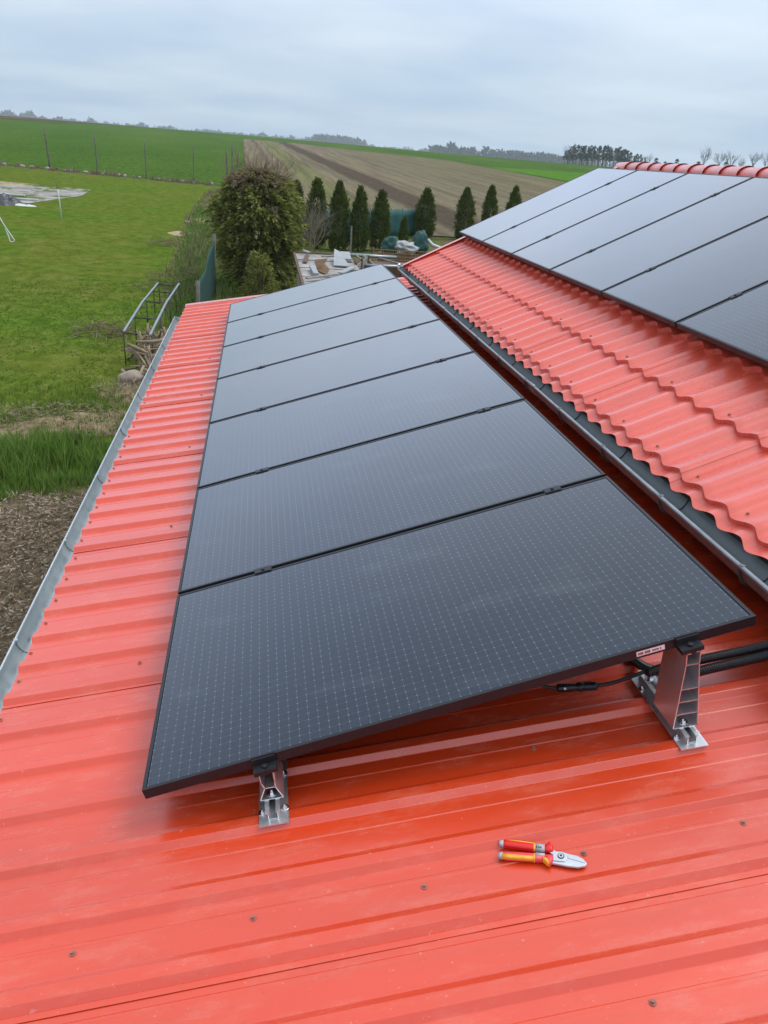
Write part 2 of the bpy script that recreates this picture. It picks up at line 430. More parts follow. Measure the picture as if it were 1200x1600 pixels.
def brown_band():
    mb = MB()
    def fn(i, j):
        az = math.radians(-24+ i*17.3); r0 = lerp_tab([(-24,325),(-15.4,335),(-11.8,378),(-6.7,436)], math.degrees(az)); r1 = 452
        r = r0+(r1-r0)*j; x, y = r*math.sin(az), r*math.cos(az); return Vector((x, y, tz(x, y)+.30))
    mb.grid(fn, 30, 10); return mb
struct('bare_field', brown_band(), simple_ground('bare_soil', (.075,.050,.032), (.12,.085,.055), .5, (.3,2,1)))
# concrete slab and its sandy strip
def flat_poly(name, pts, off, mat, thick=0.0):
    mb = MB(); n = len(pts); top = [Vector((x, y, tz(x, y)+off)) for x, y in pts]
    cx, cy = sum(p[0] for p in pts)/n, sum(p[1] for p in pts)/n
    mb.add([Vector((cx, cy, tz(cx, cy)+off))]+top, [(0, i+1, (i+1) % n+1) for i in range(n)])
    return struct(name, mb, mat)
def slab_material(name, lo, hi):
    t = NT(name); p = t.pos(); n = t.noise(p, 1.2, 6, .65); g = t.noise(t.map(p, (1, .6, 1)), .55, 7, .7)
    c = t.mix(t.val(g, .50, .57), t.ramp(n, [(.3, lo), (.7, hi)]), (.085, .115, .025))
    c = t.mix(t.math('MULTIPLY', t.val(t.noise(p, 2.6, 5, .7), .56, .66), .6), c, (.07, .06, .045))
    t.set(color=c, rough=.95, spec=0.0); t.bump(n, .6, .03); return t.m
M_conc = slab_material('old_concrete', (.18,.165,.15), (.38,.36,.34))
M_sandy = slab_material('sandy_slab', (.24,.19,.12), (.40,.33,.22))
M_sand = simple_ground('dry_sand', (.27,.21,.13), (.42,.34,.22), 1.5, (1,1,1), .03)
flat_poly('concrete_slab', [(-22,46.5),(-15,47.0),(-12.2,46.6),(-11.3,50.5),(-10.6,53.5),(-10.9,58.3),(-14.0,59.3),(-16.5,56),(-22,53)], .03, M_conc)
flat_poly('sand_strip', [(-30,60.5),(-22,60.8),(-17.0,60.2),(-14.2,59.6),(-14.9,55.5),(-19,54.5),(-30,54)], .028, M_sandy)
def patch(name, c, rx, ry, h, mat, seed, rot=0.0, n=18, rough=.35):
    mb = MB(); cx, cy = c
    def fn(i, j):
        a = 2*PI*i; k = j*(1+.28*mnoise.noise(Vector((math.cos(a)*1.3, math.sin(a)*1.3, seed*3.1))))
        x, y = k*rx*math.cos(a), k*ry*math.sin(a)
        x, y = x*math.cos(rot)-y*math.sin(rot), x*math.sin(rot)+y*math.cos(rot)
        x += cx; y += cy
        z = tz(x, y)+.016+h*max(0, 1-j*j)*(1+rough*mnoise.noise(Vector((x*2.2, y*2.2, seed))))+(.35*h*mnoise.noise(Vector((x*6, y*6, seed))) if j < .97 else 0)*(1-j)
        if j >= .999: z = tz(x, y)-.03
        return Vector((x, y, z))
    mb.grid(fn, 40, n); return struct(name, mb, mat)
M_straw = simple_ground('dry_grass_soil', (.12,.085,.045), (.40,.31,.19), 5.5, (1,1,1), .12)
patch('earth_bank', (-2.85, 12.75), 1.6, .62, .11, M_straw, 1, .42, 34, .8)
patch('earth_mound', (-2.25, 14.6), .75, .55, .09, M_straw, 2, .3, 30, .9)
patch('bare_patch', (-1.6, 12.9), .9, .5, .08, simple_ground('mixed_litter', (.10,.075,.045), (.24,.19,.12), 6), 6, .2)
patch('sand_patch', (-3.3, 38.4), .75, .9, .05, M_sand, 3); patch('sand_heap', (-2.7, 43.6), .9, 1.6, .12, M_sand, 4)
patch('sand_spill', (-2.6, 50), .8, 1.7, .05, M_sand, 5)
patch('leaf_litter', (-2.2, 8.1), 1.9, 2.3, .22, simple_ground('leaf_litter_soil', (.07,.05,.03), (.22,.17,.11), 16, (1,1,1), .04), 8, 0, 18)

# ------------------------------------------------------------------ lean-to shed with red trapezoid sheets
A9 = math.radians(9.5)
RS, RN = Vector((math.cos(A9), 0, math.sin(A9))), Vector((-math.sin(A9), 0, math.cos(A9)))
NV = -1.672                                   # valley plane; rib tops are 17 mm above
def RF(s, y, n): return RS*s + Vector((0, y, 0)) + RN*n
shed = thing('shed', 'low lean-to shed with a red ribbed sheet metal roof and a zinc eaves gutter', 'shed', (0.5, 4.0, -ZO), world=True)
PITCH, SHEET, Y0 = 1.171/6, 1.171, 1.200
def rib_profile():
    P = [(-.004, .0024), (.011, .0024)]
    for k in range(6):
        b = .013+k*PITCH
        P += [(b, .0), (b+.0015, .0010), (b+.0165, .0162), (b+.018, .017), (b+.049, .017), (b+.0515, .0162), (b+.073, .0008), (b+.076, 0), (b+.146, 0), (b+.149, .0016), (b+.156, .0016), (b+.159, 0)]
    P[2] = (.013, .0020); P += [(SHEET+.0, 0), (SHEET+.03, -.001)]
    return P
S_EAVE, S_WALL = -1.171, 1.72
YEND = 10.15
def sheet(k):
    mb = MB(); P = rib_profile(); y0 = Y0+k*SHEET
    P = [(y0+t, h) for t, h in P]
    if P[-1][0] > YEND:
        P = [p for p in P if p[0] < YEND]+[(YEND, P[[p[0] < YEND for p in P].index(False)-1][1])]
    ns = 30; vs = []
    for i in range(ns+1):
        s = S_EAVE+(S_WALL-S_EAVE)*i/ns
        for y, h in P:
            n = NV+h+.0009*mnoise.noise(Vector((s*2.1, y*3.0, k)))+.0005*mnoise.noise(Vector((s*7, y*7, k)))
            vs.append(RF(s, y, n))
    m = len(P); mb.add(vs, [(i*m+j, i*m+j+1, (i+1)*m+j+1, (i+1)*m+j) for i in range(ns) for j in range(m-1)])
    return mb
def hex_screw(mb, c, nrm, r=.0066):
    nrm = Vector(nrm).normalized(); t = nrm.orthogonal().normalized(); b = nrm.cross(t)
    m = Matrix(((t.x, b.x, nrm.x, c.x), (t.y, b.y, nrm.y, c.y), (t.z, b.z, nrm.z, c.z), (0,0,0,1)))
    def ring(rad, z, n): return [m @ Vector((rad*math.cos(2*PI*i/n), rad*math.sin(2*PI*i/n), z)) for i in range(n)]
    for rad, z0, z1, n in ((r*1.25, 0, .0022, 12), (r*.62, .0022, .0075, 6)):
        mb.add(ring(rad, z0, n)+ring(rad*.96, z1, n), [(i, (i+1)%n, n+(i+1)%n, n+i) for i in range(n)]+[list(range(n, 2*n))])
for k in range(-3, 8):
    sh = obj('roof_sheet', sheet(k), M_['shed_red'], shed)
    y0 = Y0+k*SHEET; spots = []
    if k >= 0:
        for j in range(6):
            spots.append((-.862+random.uniform(-.006,.006), y0+.142+j*PITCH+random.uniform(-.012,.012)))
        spots.append((-.432, y0+.145))
    if k == 0: spots += [(-.01,y0+.146),(.405,y0+.142),(.81,y0+.149),(1.228,y0+.148),(.805,y0+.145+2*PITCH),(1.655,y0+.91)]
    if k == -1: spots += [(.81,y0+.935),(-.43,y0+.145),(-.01,y0+.145),(.4,y0+.145)]
    for s, y in spots:
        if y > YEND-.05: continue
        mb = MB(); hex_screw(mb, RF(s/math.cos(A9)-.2772, y, NV), RN); obj('roof_screw', mb, M_['screw'], sh)
# verge flashing on the far end, walls, fascia
mb = MB(); mb.prism([RF(S_EAVE, YEND-.10, NV+.0205), RF(S_EAVE, YEND+.012, NV+.0225), RF(S_EAVE, YEND+.012, NV-.11), RF(S_EAVE, YEND+.009, NV-.11), RF(S_EAVE, YEND+.009, NV+.0195), RF(S_EAVE, YEND-.10, NV+.0180)], RS*(S_WALL-S_EAVE-.02))
obj('verge_flashing', mb, M_['shed_red'], shed)
mb = MB()
mb.box((-.70, -2.2, -ZO), (-.52, 10.0, -1.95)); mb.box((-.52, 9.82, -ZO), (1.95, 10.0, -1.80)); mb.box((-.52, -2.2, -ZO), (1.95, -2.02, -1.80))
obj('wall', mb, M_['plaster'], shed)
mb = MB(); mb.prism([RF(S_EAVE+.02, -2.25, NV-.012), RF(S_EAVE+.05, -2.25, NV-.012), RF(S_EAVE+.05, -2.25, NV-.15), RF(S_EAVE+.02, -2.25, NV-.15)], (0, 12.3, 0))
obj('fascia_board', mb, M_['wood_dark'], shed)
def half_gutter(mb, lip, r, y0, y1, drop0=0, drop1=0, sgn=1, n=14, seg=24, t=.0015, top=None):
    # lip: (x, z) of the outer lip; the channel opens upward on the inner side (sgn=+1: inner side at +x)
    cx = lip[0]+sgn*r
    prof = [(cx-sgn*r*math.cos(PI*i/n), lip[1]-r*math.sin(PI*i/n)*1.05) for i in range(n+1)]
    if top: prof.append((cx+sgn*r, lip[1]+top))
    inner = [(x+(cx-x)/r*t, z+t*.8) for x, z in prof]
    loop = prof+inner[::-1]; K = len(loop); vs = []
    for j in range(seg+1):
        y = y0+(y1-y0)*j/seg; d = drop0+(drop1-drop0)*j/seg
        w = .0012*mnoise.noise(Vector((y*1.3, lip[0], 0)))
        vs += [(x+w, y, z-d+w) for x, z in loop]
    mb.add(vs, [(j*K+i, j*K+(i+1)%K, (j+1)*K+(i+1)%K, (j+1)*K+i) for j in range(seg) for i in range(K)], True)
def end_cap(lip, r, y, drop, sgn, top=0):
    mb = MB(); n = 14; cx = lip[0]+sgn*r
    P = [(cx-sgn*(r+.002)*math.cos(PI*i/n), y, lip[1]-drop-(r+.002)*math.sin(PI*i/n)*1.05) for i in range(n+1)]
    if top: P.append((cx+sgn*r, y, lip[1]-drop+top))
    mb.prism(P, (0, .003, 0)); return mb
GL = (-1.004, -1.952)
mb = MB(); half_gutter(mb, GL, .062, -2.3, 10.0, .0, .0, 1, top=.02)
gut = obj('gutter', mb, M_['galv'], shed)
mb = MB(); mb.tube([(GL[0], -2.3+12.3*i/20, GL[1]+.002) for i in range(21)], .0060, 8); obj('gutter_bead', mb, M_['galv_bright'], gut)
obj('end_cap', end_cap(GL, .062, 10.0, 0, 1), M_['galv'], gut)
for i in range(10):
    y = 1.1+i*.93; d = 0.0; mb = MB()
    pts = [(GL[0]+.062-.0655*math.cos(PI*q/10), y, GL[1]-d-.066*math.sin(PI*q/10)*1.05) for q in range(11)]
    for a, b in zip(pts, pts[1:]): mb.beam(a, b, .022, .003, (0,1,0))
    mb.beam((GL[0]-.004, y, GL[1]-d+.0075), (GL[0]+.012, y, GL[1]-d+.0075), .016, .0015)
    obj('gutter_bracket', mb, M_['galv'], gut)
for y in (3.05, 6.1):
    d = 0.0; mb = MB(); half_gutter(mb, (GL[0]-.001, GL[1]-d+.001), .063, y-.02, y+.02, 0, 0, 1, seg=2); obj('gutter_joint', mb, M_['galv_bright'], gut)
mb = MB(); mb.tube([(GL[0]+.062, 9.7, GL[1]-.05), (GL[0]+.062, 9.7, GL[1]-.25), (-.80, 9.7, GL[1]-.45), (-.78, 9.7, -ZO+.1)], .04, 12); obj('downpipe', mb, M_['galv'], shed)

# ------------------------------------------------------------------ main house: tiled sheet roof, ridge, gutter
A26 = math.radians(26.6)
HS, HN = Vector((math.cos(A26), 0, math.sin(A26))), Vector((-math.sin(A26), 0, math.cos(A26)))
HC = Vector((2.3, 0, -.73))-HN*.135            # a point of the tile plane (wave troughs)
S0 = (1.715-HC.x)/math.cos(A26); S1 = (4.2-HC.x)/math.cos(A26)
def HF(s, y, n): return HC+HS*s+HN*n+Vector((0, y, 0))
house = thing('house', 'house with a gable roof of coral red metal roof tiles beside the lean-to', 'house', (4.2, 3.5, -ZO), world=True)
WAVE, MOD = .1835, .350; HY1 = 9.46
STEP1 = (1.765-HC.x)/math.cos(A26)
def tile_wave(y):
    p = ((HY1-y)/WAVE) % 1.0
    if p < .25: return .026*(.5+.5*math.cos(PI*p/.25))
    q = (p-.25)/.75; return .026*(.5-.5*math.cos(PI*q**.92))
def tile_rows():
    R_ = [(S0, .004)]; s = STEP1; lo = .001; hi = .023
    R_.append((s-.0015, .002)); R_.append((s, hi)); R_.append((s+.004, hi+.001))
    while True:
        for q in (.12, .45, .8): R_.append((s+MOD*q, hi+(lo-hi)*q))
        s += MOD
        if s > S1: break
        R_.append((s-.0015, lo)); R_.append((s, hi)); R_.append((s+.004, hi+.001))
    R_ = [r for r in R_ if r[0] < S1]+[(S1, .008)]
    return R_
def tile_sheet(k, side=1):
    ya = HY1-k*6*WAVE; yb = ya-6*WAVE; n = 6*18; mb = MB(); rows = tile_rows(); vs = []
    for s, h in rows:
        for j in range(n+2):
            y = ya-(ya-yb)*min(j, n)/n-(.02 if j > n else 0); lift = .0025 if j >= n-1 else 0.0
            wob = .0010*mnoise.noise(Vector((s*2.3, y*2.1, 3)))
            tw = tile_wave(y); p = HF(min(S1, s-.015*(1-tw/.026)), y, tw+h+lift+wob)
            if side < 0: p = Vector((8.4-p.x, p.y, p.z))
            vs.append(p)
    m = n+2; mb.add(vs, [(i*m+j, i*m+j+1, (i+1)*m+j+1, (i+1)*m+j) for i in range(len(rows)-1) for j in range(m-1)], False)
    # smooth along the waves, crisp at the steps
    for i in range(len(rows)-1):
        flat = (rows[i+1][0]-rows[i][0]) > .006
        for j in range(m-1): mb.sm[i*(m-1)+j] = True
    return mb
def sharp_steps(o, rows):
    pass
rows_ = tile_rows()
for k in range(11):
    for side in (1, -1):
        mb = tile_sheet(k, side); ts = obj('tile_sheet', mb, M_['tile_red'], house)
        md = ts.modifiers.new('edge', 'EDGE_SPLIT'); md.split_angle = math.radians(42)
        if side == 1:
            for row, offs in ((0, (.5, 2.5, 4.5)), (1, (1.5, 4.5)), (2, (.5, 3.5))):
                for q in offs:
                    y = HY1-k*6*WAVE-(q-.0)*WAVE+.5*WAVE-.09; 
                    y = HY1-k*6*WAVE-(int(q)+.36)*WAVE
                    if y < -.2: continue
                    s = STEP1+row*MOD+.055; tw = tile_wave(y); mb = MB(); hex_screw(mb, HF(s-.015*(1-tw/.026), y, tw+.0205), HN, .0065); obj('tile_screw', mb, M_['screw'], ts)
# verge trims on the far gable, both slopes
for sg in (1, -1):
    def X(p): return Vector((8.4-p.x, p.y, p.z)) if sg < 0 else p
    mb = MB(); L_ = [(HY1-.03,.050),(HY1+.035,.052),(HY1+.035,-.13),(HY1+.032,-.13),(HY1+.032,.049),(HY1-.03,.047)]
    mb.add([X(HF(S0-.02, y, n)) for y, n in L_]+[X(HF(S1-.02, y, n)) for y, n in L_], [list(range(6)), list(range(6,12))]+[(i,(i+1)%6,6+(i+1)%6,6+i) for i in range(6)])
    obj('verge_trim', mb, M_['tile_red'], house)
ZR = HF(S1, 0, 0).z
for k in range(40):
    y1 = 9.56-k*.292; mb = MB(); n = 14; vs = []
    for j, (yy, r) in enumerate(((y1, .068), (y1-.05, .071), (y1-.28, .077), (y1-.300, .083), (y1-.318, .083))):
        for i in range(n+1):
            a = math.radians(-6+192*i/n); vs.append((4.2+r*1.35*math.cos(a), yy, ZR-.005+r*.98*math.sin(a)))
    m = n+1; mb.add(vs, [(j*m+i, j*m+i+1, (j+1)*m+i+1, (j+1)*m+i) for j in range(4) for i in range(n)], True)
    if k == 0: mb.add([(4.2, 9.56, ZR-.02)]+[Vector(v) for v in vs[:m]], [(0, i+1, i+2) for i in range(n)])
    obj('ridge_tile', mb, M_['tile_red'], house)
mb = MB(); zE = HF(S0, 0, 0).z
mb.prism([(2.02, -2.3, -ZO), (6.38, -2.3, -ZO), (6.38, -2.3, zE+.06), (4.2, -2.3, ZR-.14), (2.02, -2.3, zE+.06)], (0, 11.62, 0)); obj('wall', mb, M_['plaster'], house)
mb = MB(); mb.prism([HF(S0+.02, -2.4, -.012), HF(S0+.02, -2.4, -.16), HF(S0+.05, -2.4, -.16), HF(S0+.05, -2.4, -.012)], (0, 11.8, 0)); obj('fascia_board', mb, M_['wood_dark'], house)
GR = (1.625, -1.188)
mb = MB(); half_gutter(mb, GR, .064, -2.45, 9.47, 0, 0, 1, seg=40, top=.03)
gut = obj('gutter', mb, M_['gutter_in'], house)
mb = MB(); mb.tube([(GR[0], -2.45+11.92*i/40, GR[1]+.003*mnoise.noise(Vector((i*.9, 0, 5)))) for i in range(41)], .0095, 10); obj('gutter_bead', mb, M_['galv_dull'], gut)
obj('end_cap', end_cap(GR, .064, 9.47, 0, 1, .03), M_['galv_bright'], gut)
mb = MB(); mb.tube([(GR[0], 9.44, GR[1]), (GR[0], 9.44, GR[1]+.045)], .014, 8); mb.ball((GR[0], 9.44, GR[1]+.05), .02, 1, 6); obj('lip_knob', mb, M_['galv_bright'], gut)
for y in (1.9, 4.43, 6.95):
    mb = MB(); half_gutter(mb, (GR[0]-.003, GR[1]+.002), .067, y-.045, y+.045, 0, 0, 1, seg=2); mb.tube([(GR[0]-.001, y-.045, GR[1]+.002), (GR[0]-.001, y+.045, GR[1]+.002)], .0118, 10); obj('gutter_joint', mb, M_['galv_dull'], gut)
for i in range(14):
    y = 1.55+i*.6; mb = MB()
    pts = [(GR[0]+.064-.0662*math.cos(PI*q/10), y, GR[1]-.0662*math.sin(PI*q/10)*1.05) for q in range(11)]
    for a, b in zip(pts, pts[1:]): mb.beam(a, b, .018, .002, (0,1,0))
    mb.beam((GR[0]-.009, y, GR[1]+.0102), (GR[0]+.010, y, GR[1]+.0102), .016, .0015)
    obj('gutter_bracket', mb, M_['gutter_in'], gut)

# ------------------------------------------------------------------ solar panels
PL, PW, PT = 1.755, 1.038, .032
def panel(name, label, group, loc, tilt):
    t = thing(name, label, 'solar panel', loc, group, rot=(0, -tilt, 0))
    f = MB(); b = .011
    for (x0, y0, x1, y1) in ((0,0,PL,b), (0,PW-b,PL,PW), (0,b,b,PW-b), (PL-b,b,PL,PW-b)):
        f.box((x0, y0, -PT), (x1, y1, 0))
    for (x0, y0, x1, y1) in ((b,b,PL-b,b+.02), (b,PW-b-.02,PL-b,PW-b)): f.box((x0, y0, -PT), (x1, y1, -PT+.0015))
    fr = obj('frame', f, M_['black_alu'], t)
    md = fr.modifiers.new('bevel', 'BEVEL'); md.width = .0009; md.segments = 2; md.limit_method = 'ANGLE'
    g = MB(); e = b+.0022
    g.add([(e,e,-.0018),(PL-e,e,-.0018),(PL-e,PW-e,-.0018),(e,PW-e,-.0018)], [(0,1,2,3)]); obj('cell_glass', g, M_['pv'], t)
    k = MB(); k.box((b, b, -.0085), (PL-b, PW-b, -.0045)); obj('back_sheet', k, M_['back_sheet'], t)
    for x in (.35, .88, 1.40):
        j = MB(); j.box((x-.03, PW/2-.05, -.026), (x+.03, PW/2+.05, -.0087)); obj('junction_box', j, M_['black_plastic'], t)
    return t
PO = Vector((-.30861, 1.69575, -1.60721)); T17 = math.radians(17.2); STEP = 1.058
order = ['nearest', 'second nearest', 'third nearest', 'middle', 'third farthest', 'second farthest', 'farthest']
lab = lambda i, n: ['nearest all-black solar panel of the lean-to row, its front edge raised above the pliers',
  'second solar panel from the near end of the lean-to row',
  'third solar panel from the near end of the lean-to row', 'middle solar panel of the seven on the lean-to roof',
  'third farthest solar panel of the seven on the lean-to roof', 'second farthest solar panel of the seven on the lean-to roof',
  'farthest solar panel of the lean-to row, in front of the conifer bush'][i]
G1 = 'solar panels in a row on the lean-to roof'
p0 = panel('solar_module', lab(0, 7), G1, PO, T17)
for i in range(1, 7): dup(p0, PO+Vector((0, STEP*i, 0)), lab(i, 7))
# white type label and drain slots on the near frame side of the nearest panel only
mb = MB(); mb.box((1.405, -.0006, -.0245), (1.487, -.0002, -.0085)); stk = None
M_['label_white'] = plain('label_paper', (.78, .74, .75), .5, 0, .04)
M_['label_ink'] = plain('label_ink', (.16, .03, .05), .6)
fr0 = [c for c in p0.children if c.name.startswith('frame')][0]
stk = obj('type_label', mb, M_['label_white'], fr0)
mb = MB(); random.seed(3); x = 1.409
while x < 1.481:
    wd = random.choice((.0022, .003, .0035)); hh = .0042 if x < 1.445 else .0028
    mb.box((x, -.0011, -.0165-hh), (x+wd, -.0006, -.0165+hh)) if random.random() < .8 else None
    x += wd+.0012
# the small print is too blurred to read in the photograph: it stays a row of ink marks
for v, m in ((mb, M_['label_ink']),):
    me = obj('label_print', v, m, fr0)
HP = Vector((2.295, 9.425-PW, -.729))
lab2 = ['farthest solar panel on the house roof, at the left end of the upper row', 'second solar panel from the far end of the house roof row',
  'third solar panel from the far end of the house roof row', 'fourth solar panel from the far end of the house roof row',
  'fifth solar panel from the far end of the house roof row', 'sixth house roof panel, cut by the right edge of the photo', 'house roof panel nearest the viewer, past the right edge of the photo']
G2 = 'solar panels in a row on the house roof'
q0 = None
for i in range(7):
    loc = HP-Vector((0, STEP*i, 0))
    if q0 is None: q0 = panel('solar_module', lab2[0], G2, loc, math.radians(26.62))
    else: dup(q0, loc, lab2[i])
# rails below the upper panels
def PX(o, tilt, u, v, wz):
    return Vector(o)+Vector((math.cos(tilt), 0, math.sin(tilt)))*u+Vector((0, v, 0))+Vector((-math.sin(tilt), 0, math.cos(tilt)))*wz
GRAIL = 'mounting rails under the house roof panels'
for u, nm in ((.36, 'lower'), (1.42, 'upper')):
    mb = MB(); a = PX(HP, math.radians(26.62), u, -6*STEP-.05, -PT-.021); b = PX(HP, math.radians(26.62), u, PW-.02, -PT-.021)
    mb.beam(a, b, .04, .04, RN); single('mounting_rail', mb, M_['alu'], nm+' aluminium rail running under the house roof panels', 'rail', GRAIL)
# mid clamps in the gaps
def mid_clamp(o, tilt, u, v, label, group):
    t = thing('panel_clamp', label, 'clamp', PX(o, tilt, u, v, 0), group, rot=(0, -tilt, 0))
    mb = MB(); mb.box((-.033, -.0180, .0006), (.033, .0180, .0040)); mb.box((-.035, -.0085, -PT+.002), (.035, .0085, .0006)); c = obj('clamp_plate', mb, M_['black_alu'], t)
    md = c.modifiers.new('bevel', 'BEVEL'); md.width = .001; md.segments = 1
    mb = MB(); mb.tube([(0,0,.0045), (0,0,.0095)], .0065, 12); obj('bolt', mb, M_['black_plastic'], t)
    return t
ordn = ['first', 'second', 'third', 'fourth', 'fifth', 'sixth']
c0 = None
for i in range(1, 7):
    for u, side in ((.345, 'low'), (1.53, 'high')):
        L_ = 'black clamp, %s in the %s gap from the near end of the lean-to row' % ('lower' if side == 'low' else 'upper', ordn[i-1])
        if c0 is None: c0 = mid_clamp(PO, T17, u, i*STEP-.010, L_, 'clamps between the lean-to panels')
        else: dup(c0, PX(PO, T17, u, i*STEP-.010, 0), L_)
c1 = None
for i in range(0, 6):
    for u, side in ((.36, 'lower'), (1.42, 'upper')):
        L_ = 'black clamp, %s in the %s gap from the far end of the house row' % (side, ordn[i])
        loc = PX(HP, math.radians(26.62), u, -i*STEP-.010, 0)
        if c1 is None: c1 = mid_clamp(HP, math.radians(26.62), u, -i*STEP-.010, L_, 'clamps between the house roof panels')
        else: dup(c1, loc, L_)

# ------------------------------------------------------------------ mounting brackets at the near edge
RR = Matrix(((RS.x, 0, RN.x, 0), (0, 1, 0, 0), (RS.z, 0, RN.z, 0), (0, 0, 0, 1)))
NC = NV+.017
def pn(s):                                     # underside of the panel row above the rib tops, at roof coordinate s
    return -1.5342+(s+.5697)*math.tan(math.radians(7.7))-PT*1.01-NC
def bolt_up(mb, x, y, z, r=.006):
    m = Matrix.Translation((x, y, z))
    def ring(rad, zz, n): return [m @ Vector((rad*math.cos(2*PI*i/n), rad*math.sin(2*PI*i/n), zz)) for i in range(n)]
    for rad, z0, z1, n in ((r*1.9, 0, .0015, 14), (r*1.15, .0015, .0065, 6), (r*.55, .0065, .0125, 8)):
        mb.add(ring(rad, z0, n)+ring(rad, z1, n), [(i, (i+1)%n, n+(i+1)%n, n+i) for i in range(n)]+[list(range(n, 2*n))])
def thick_path(pts, t):                        # open 2d polyline -> closed outline of thickness t
    n = len(pts); L_ = []; R2 = []
    for i in range(n):
        a = Vector(pts[max(i-1, 0)]); b = Vector(pts[min(i+1, n-1)]); d = (b-a).normalized(); nn = Vector((-d.y, d.x))
        L_.append(Vector(pts[i])+nn*t/2); R2.append(Vector(pts[i])-nn*t/2)
    return L_+R2[::-1]
def ext(mb, pts, t, y0, y1):
    for a, b in zip(pts, pts[1:]):
        a, b = Vector(a), Vector(b); d = (b-a).normalized(); a2, b2 = a-d*t*.5, b+d*t*.5; nn = Vector((-d.y, d.x))*t/2
        P = [a2+nn, b2+nn, b2-nn, a2-nn]
        mb.prism([(p.x, y0, p.y) for p in P], (0, y1-y0, 0))
def bracket(label, s, y0, y1, yp0, yp1, tall):
    H_ = pn(s)
    t = thing('mounting_bracket', label, 'bracket', RF(s, y0, NC), 'aluminium brackets under the near panel edge', rot=(0, -A9, 0))
    D = y1-y0; mb = MB(); mb.box((-.041, 0, .0004), (.041, D, .0034)); bp = obj('base_plate', mb, M_['alu'], t)
    mb = MB(); zr = .028
    for sx in (-1, 1):
        ya, yb = .018, D-.012
        mb.box((sx*.013-.0012, ya, .0036), (sx*.013+.0012, yb, zr)); mb.box((sx*.0145-.006 if sx > 0 else sx*.0145-.006, ya, zr), (sx*.0145+.006, yb, zr+.0025))
    mb.box((-.0115, .019, .0046), (.0115, D-.013, .0066)); obj('rail', mb, M_['alu'], t)
    for x, y in ((-.031, .05), (.031, .055), (-.031, D-.07), (.031, D-.075)):
        m2 = MB(); bolt_up(m2, x, y, .0034); obj('screw', m2, M_['steel'], t)
    z0 = zr+.0042; top = H_-.004; y0p, y1p = yp0-y0, yp1-y0
    mb = MB(); th = .0026; sl = math.radians(7.7); dz = math.tan(sl)
    if tall:
        bl, br, tl, tr = -.040, .034, -.0165, .0225
        ch = top-.040
        ext(mb, [(tl+.011, top-dz*.011-.001), (tl, top-dz*.02), (tl, ch), (bl, z0), (br, z0), (tr, ch), (tr, top+dz*.02), (tr-.011, top+dz*.01-.001)], th, y0p, y1p)
        for f in (.22, .42, .62, 1.0):
            q = z0+(ch-z0)*f; a = bl+(tl-bl)*f; b = br+(tr-br)*f; ext(mb, [(a, q), (b, q)], th*.8, y0p, y1p)
    else:
        wz = z0+(top-z0)*.42; ch = top-.036
        ext(mb, [(-.011, top-.003), (-.021, top-.004), (-.021, ch), (-.0135, wz), (-.032, z0), (.032, z0), (.0155, wz), (.017, ch), (.017, top+.002), (.008, top+.001)], th, y0p, y1p)
        ext(mb, [(-.0135, wz), (.0155, wz)], th, y0p, y1p)
    obj('riser_profile', mb, M_['alu'], t)
    mb = MB(); bolt_up(mb, 0, y0p+.022, z0+.0014, .0075); obj('riser_bolt', mb, M_['steel'], t)
    if tall:
        mb = MB(); bolt_up(mb, 0, D-.06, zr+.003, .009); obj('rail_bolt', mb, M_['steel'], t)
    # end clamp on the panel edge
    mb = MB(); yc = PO.y-y0; m = Matrix.Translation((0, yc, H_)) @ Matrix.Rotation(-sl, 4, 'Y')
    zt = PT*1.0+.001
    mb.box((-.032, -.034, -.001), (.032, -.004, .0030), m); mb.box((-.032, -.0075, .0030), (.032, -.0015, zt), m); mb.box((-.032, -.0015, zt), (.032, .006, zt+.003), m); mb.box((-.032, -.036, -.001), (.032, -.032, .012), m)
    mb.box((-.032, -.032, .0105), (.032, -.0075, .0130), m)
    cl = obj('end_clamp', mb, M_['black_alu'], t)
    mb = MB(); P = [m @ Vector((.001, -.02, .013)), m @ Vector((.001, -.02, .0195))]; mb.tube(P, .0075, 14); obj('clamp_bolt', mb, M_['black_plastic'], t)
    return t
bracket('low aluminium bracket with a pinched profile under the left part of the near panel edge', .047/math.cos(A9)-.2772, 1.607, 1.868, 1.672, 1.80, False)
bracket('tall aluminium bracket with three inner webs under the right part of the near panel edge', 1.232/math.cos(A9)-.2772, 1.607, 1.955, 1.662, 1.785, True)

# ------------------------------------------------------------------ cables
def smooth_path(P, n=10):
    P = [Vector(p) for p in P]; out = []
    Q = [P[0]*2-P[1]]+P+[P[-1]*2-P[-2]]
    for i in range(1, len(Q)-2):
        a, b, c, d = Q[i-1:i+3]
        for k in range(n):
            t = k/n; out.append(.5*((2*b)+(-a+c)*t+(2*a-5*b+4*c-d)*t*t+(-a+3*b-3*c+d)*t**3))
    out.append(P[-1]); return out
def corrugated(mb, path, r, pitch=.0078):
    pts = [Vector(p) for p in path]; L = [0]
    for a, b in zip(pts, pts[1:]): L.append(L[-1]+(b-a).length)
    def at(d):
        for i in range(len(L)-1):
            if d <= L[i+1]: return pts[i].lerp(pts[i+1], (d-L[i])/max(1e-9, L[i+1]-L[i]))
        return pts[-1]
    out = []; rad = []; d = 0
    while d < L[-1]:
        for f, k in ((0, 1.0), (.35, 1.0), (.5, .80), (.85, .80)):
            out.append(at(min(L[-1], d+pitch*f))); rad.append(r*k)
        d += pitch
    mb.tube(out, rad, 14)
def rp(x, y, n):                                # point over the roof: world x, height n above the rib tops
    s = (x-(-math.sin(A9))*(NC+n))/math.cos(A9); return RF(s, y, NC+n)
